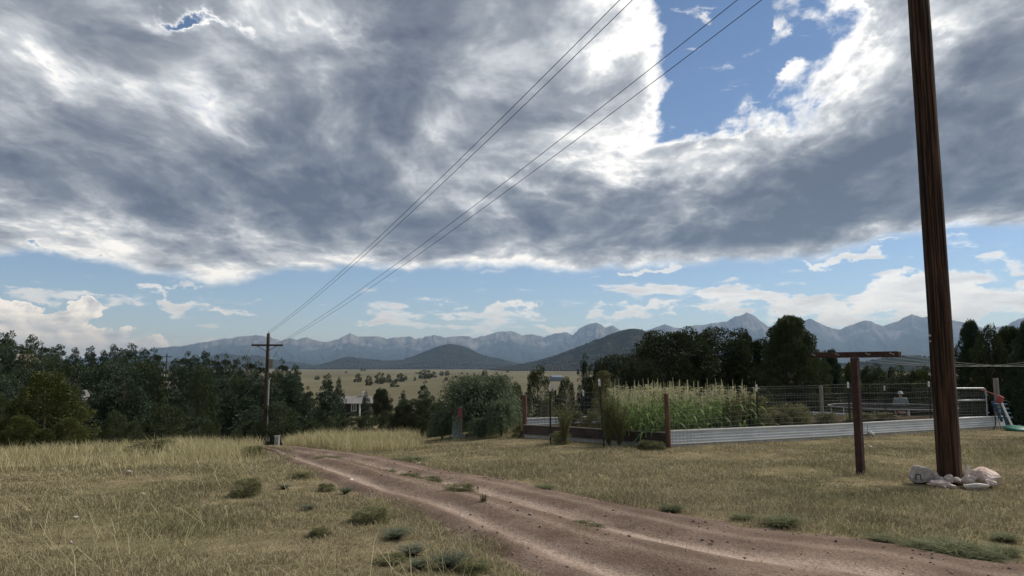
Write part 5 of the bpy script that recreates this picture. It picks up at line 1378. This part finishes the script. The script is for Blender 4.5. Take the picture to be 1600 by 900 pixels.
    mb = MB(); mb.tube([up(-15, 40, .3), up(-13, 15, .3), up(-10, 0, .3)], .008, 5); mb.build('rope', M_BLACK, e)
    b2 = at_ground(1598, 674); mb = MB(); mb.tube([(0, 0, .06), (0, 0, .10), (0, 0, .13), (0, 0, .16)], [.34, .36, .30, .05], 18); o = mb.build('play_saucer', M_GREENPLASTIC, None, True); o.location = b2 + Vector((0, .2, -.03)); o.rotation_euler = (.12, 0, 0)
    tag(o, 'green plastic saucer lying beneath the swing frame', 'saucer')
    b = at_ground(1552, 671.5); mb = MB(); mb.tube([Vector((0, 0, .0)), Vector((.10, .05, .10)), Vector((.17, .12, .30)), Vector((.2, .2, .46)), Vector((.2, .24, .6))], .014, 7); o = mb.build('black_hose', M_BLACK, None, True); o.location = b; tag(o, 'black hose hanging down over the end of the white wall', 'hose')
    g = front(1563); mb = MB(); ring = [(math.cos(t) * .12, -.02 * math.sin(3 * t), math.sin(t) * .13) for t in np.linspace(0, 2 * math.pi * 3, 50)]; mb.tube(ring, .014, 6); o = mb.build('hose_coil', M_BLACK, None, True)
    o.location = at_dist(1571, 633, math.hypot(g.x, g.y) - .05); tag(o, 'small black coil hung on the grey gate post', 'hose coil')
build_small_things()

# ------------------------------------------------------------------ person behind the trampoline
def skin_mesh(name, verts, edges, mat, parent, sub=2):
    me = bpy.data.meshes.new(name); me.from_pydata([v[0] for v in verts], edges, []); o = bpy.data.objects.new(name, me); col.objects.link(o)
    o.parent = parent; me.materials.append(mat)
    sk = o.modifiers.new('skin', 'SKIN'); sk.use_smooth_shade = True
    for i, v in enumerate(verts):
        r = v[1]; me.skin_vertices[0].data[i].radius = (r, r) if not hasattr(r, '__len__') else r
    me.skin_vertices[0].data[0].use_root = True
    s = o.modifiers.new('sub', 'SUBSURF'); s.levels = sub; s.render_levels = sub
    return o
def build_person():
    d = 33.5; b = on_ground(1404, d); top = at_dist(1404, 614, d).z; H = min(max(top - b.z, 1.55), 1.85); k = H / 1.72
    b.z = top - H
    e = empty('person', b, -.35, k); tag(e, 'person in grey-green shirt and pale hat standing behind the trampoline', 'person')
    body = [((0, 0, .95), .11), ((0, 0, 1.15), .105), ((0, .0, 1.40), .12), ((0, 0, 1.50), .06), ((0, -.01, 1.56), .062), ((0, -.02, 1.64), (.078, .095)), ((0, -.02, 1.72), (.07, .085))]
    E_ = [(0, 1), (1, 2), (2, 3), (3, 4), (4, 5), (5, 6)]
    for s in (-1, 1):
        n = len(body); body += [((s * .18, 0, 1.40), .062), ((s * .235, .02, 1.12), .045), ((s * .23, -.10, .90), .034), ((s * .22, -.14, .81), (.042, .022)), ((s * .22, -.16, .74), (.03, .018)), ((s * .10, 0, .86), .09), ((s * .11, -.01, .48), .058), ((s * .11, .02, .08), .042), ((s * .115, -.12, .03), (.042, .03))]
        E_ += [(2, n), (n, n + 1), (n + 1, n + 2), (n + 2, n + 3), (n + 3, n + 4), (0, n + 5), (n + 5, n + 6), (n + 6, n + 7), (n + 7, n + 8)]
    skin_mesh('body', body, E_, M_SKIN, e)
    sh = [((0, 0, .92), (.20, .17)), ((0, 0, 1.15), (.20, .17)), ((0, 0, 1.42), (.20, .17)), ((0, 0, 1.53), .085)]; ES = [(0, 1), (1, 2), (2, 3)]
    for s in (-1, 1):
        n = len(sh); sh += [((s * .20, 0, 1.46), .095), ((s * .255, .02, 1.14), .072), ((s * .25, -.09, .93), .055)]; ES += [(2, n), (n, n + 1), (n + 1, n + 2)]
    skin_mesh('shirt', sh, ES, M_SHIRT, e)
    tr = [((0, 0, .95), (.155, .125))]; ET = []
    for s in (-1, 1):
        n = len(tr); tr += [((s * .10, 0, .82), .105), ((s * .11, -.01, .48), .078), ((s * .11, .02, .09), .065)]; ET += [(0, n), (n, n + 1), (n + 1, n + 2)]
    skin_mesh('trousers', tr, ET, M_TROUSER, e)
    mb = MB(); mb.tube([(0, -.02, 1.685), (0, -.02, 1.69), (0, -.02, 1.70), (0, -.02, 1.775), (0, -.02, 1.80)], [.15, .155, .102, .092, .05], 16); mb.build('hat', M_HAT, e, True)
    mb = MB(); mb.tube([(0, .03, 1.60), (0, .035, 1.66), (0, .02, 1.70)], [.07, .086, .085], 10); mb.build('hair', M_BARK, e, True)
    mb = MB(); mb.tube([(0, -.105, 1.66), (0, -.135, 1.635), (0, -.11, 1.625)], [.012, .018, .012], 6); mb.build('nose', M_SKIN, e, True)
build_person()

# ------------------------------------------------------------------ houses
def window(parent, c, w, h, n, frame=M_WHITE):
    """c: centre, n: outward normal (axis-aligned in the house frame)"""
    n = Vector(n); u = Vector((-n.y, n.x, 0)); R = Matrix((u, n, Vector((0, 0, 1)))).transposed(); f = MB(); t = .12
    for dx, dz, a, b_ in ((-w / 2, 0, t, h + t), (w / 2, 0, t, h + t), (0, h / 2, w, t), (0, -h / 2, w, t), (0, 0, t * .6, h)):
        f.box(Vector(c) + u * dx + Vector((0, 0, dz)) + n * .05, (a, .10, b_), R)
    o = f.build('window', frame, parent); g = MB(); g.box(Vector(c) + n * .02, (w, .03, h), R); g.build('pane', M_GLASS, o)
def house(name, label, px, d, L, W, wall_h, roof_h, wallm, roofm, rz, zbase=None, over=.5, wins=(), porch=False, chimney=None, cat='house', gable_front=False):
    b = on_ground(px, d)
    if zbase is not None: b.z = zbase
    e = empty(name, b, rz); tag(e, label, cat)
    mb = MB(); mb.box((0, 0, wall_h / 2 - .5), (L, W, wall_h + 1)); mb.build('wall', wallm, e)
    mb = MB(); ow, ol = W / 2 + over, L / 2 + over
    A = [(-ol, -ow, wall_h - .1), (ol, -ow, wall_h - .1), (ol, ow, wall_h - .1), (-ol, ow, wall_h - .1), (-ol, 0, wall_h + roof_h), (ol, 0, wall_h + roof_h)]
    vs = [mb.bm.verts.new(p) for p in A] + [mb.bm.verts.new((p[0], p[1], p[2] - .15)) for p in A[:4]]
    for f in ((0, 1, 5, 4), (2, 3, 4, 5), (6, 7, 1, 0), (8, 9, 3, 2), (0, 4, 3, 9, 6), (1, 7, 8, 2, 5), (7, 6, 9, 8)): mb.bm.faces.new([vs[i] for i in f])
    r = mb.build('roof', roofm, e)
    if chimney: mb = MB(); mb.box((chimney, .3, wall_h + roof_h + .1), (.7, .7, 1.6)); mb.build('chimney', M_WHITE, r)
    for (x, z, w, h) in wins: window(e, (x, -W / 2, z), w, h, (0, -1, 0))
    if porch:
        for x in (-L / 2 + .3, L / 2 - .3): mb = MB(); mb.box((x, -W / 2 - over + .15, wall_h / 2 - .6), (.22, .22, wall_h + 1.0)); mb.build('porch_post', M_WHITE, e)
    return e
house('ranch_house', 'dark brown ranch house with grey roof and white trim among valley trees', 549, 150, 8.2, 6, 2.2, 1.2, M_BROWNWALL, M_ROOF, -.25, at_dist(549, 645, 150).z, .6, [(-2.6, 1.1, .9, 1.5), (2.3, 1.2, 1.0, 1.2)], True, 2.8)
house('barn', 'small barn-red shed with peaked roof right of the brown house', 594.5, 160, 3.0, 3.0, 2.0, 1.1, M_REDWALL, M_REDWALL, 1.5, at_dist(594, 645, 160).z, .3, cat='barn')
house('shed', 'small pale shed between the pines near the far utility pole', 407, 110, 2.6, 2.4, 1.9, .7, M_TANWALL, M_WHITE, -.2, at_dist(407, 639, 110).z, .25, [(0, 1.0, .7, .8)], cat='shed')
house('hillside_house', 'tan house with dark window on the wooded rise, half hidden by pines', 10, 100, 4.6, 4.5, 2.0, .7, M_TANWALL, M_TANWALL, .3, at_dist(10, 590, 100).z, .3, [(1.1, 1.1, .9, .9), (-1.0, 1.1, .9, .9)])
house('cabin', 'grey-roofed cabin sunk among the pines above the yellow-green juniper', 124, 64, 1.0, 1.6, .7, .30, M_GREYWOOD, M_ROOF, .3, at_dist(124, 630, 64).z, .12)
house('metal_building', 'distant blue-grey metal building on the open range below the rocky hill', 869, 620, 9.5, 8, 3.6, 1.6, M_BLUEWALL, M_BLUEWALL, .25, None, .3, [(-2.5, 1.6, 1.8, 1.4), (2.2, 1.6, 1.8, 1.4)], cat='building')

# ------------------------------------------------------------------ haze: the air between here and the mountains
def build_haze():
    mb = MB(); zlo, zhi = -60.0, 1480.0
    mb.box((0, 0, (zlo + zhi) / 2), (146000, 146000, zhi - zlo))
    m = bpy.data.materials.new('haze_air'); m.use_nodes = True; nt = m.node_tree; nt.nodes.clear()
    out = nt.nodes.new('ShaderNodeOutputMaterial'); v = nt.nodes.new('ShaderNodeVolumePrincipled')
    v.inputs['Color'].default_value = (0.46, 0.67, 1.0, 1); v.inputs['Absorption Color'].default_value = (.40, .40, .40, 1); v.inputs['Density'].default_value = 0.82 / 18000
    v.inputs['Anisotropy'].default_value = 0.15
    nt.links.new(v.outputs[0], out.inputs['Volume'])
    tag(mb.build('haze', m), 'pale blue haze in the air before the mountains', 'haze', kind='stuff')
build_haze()
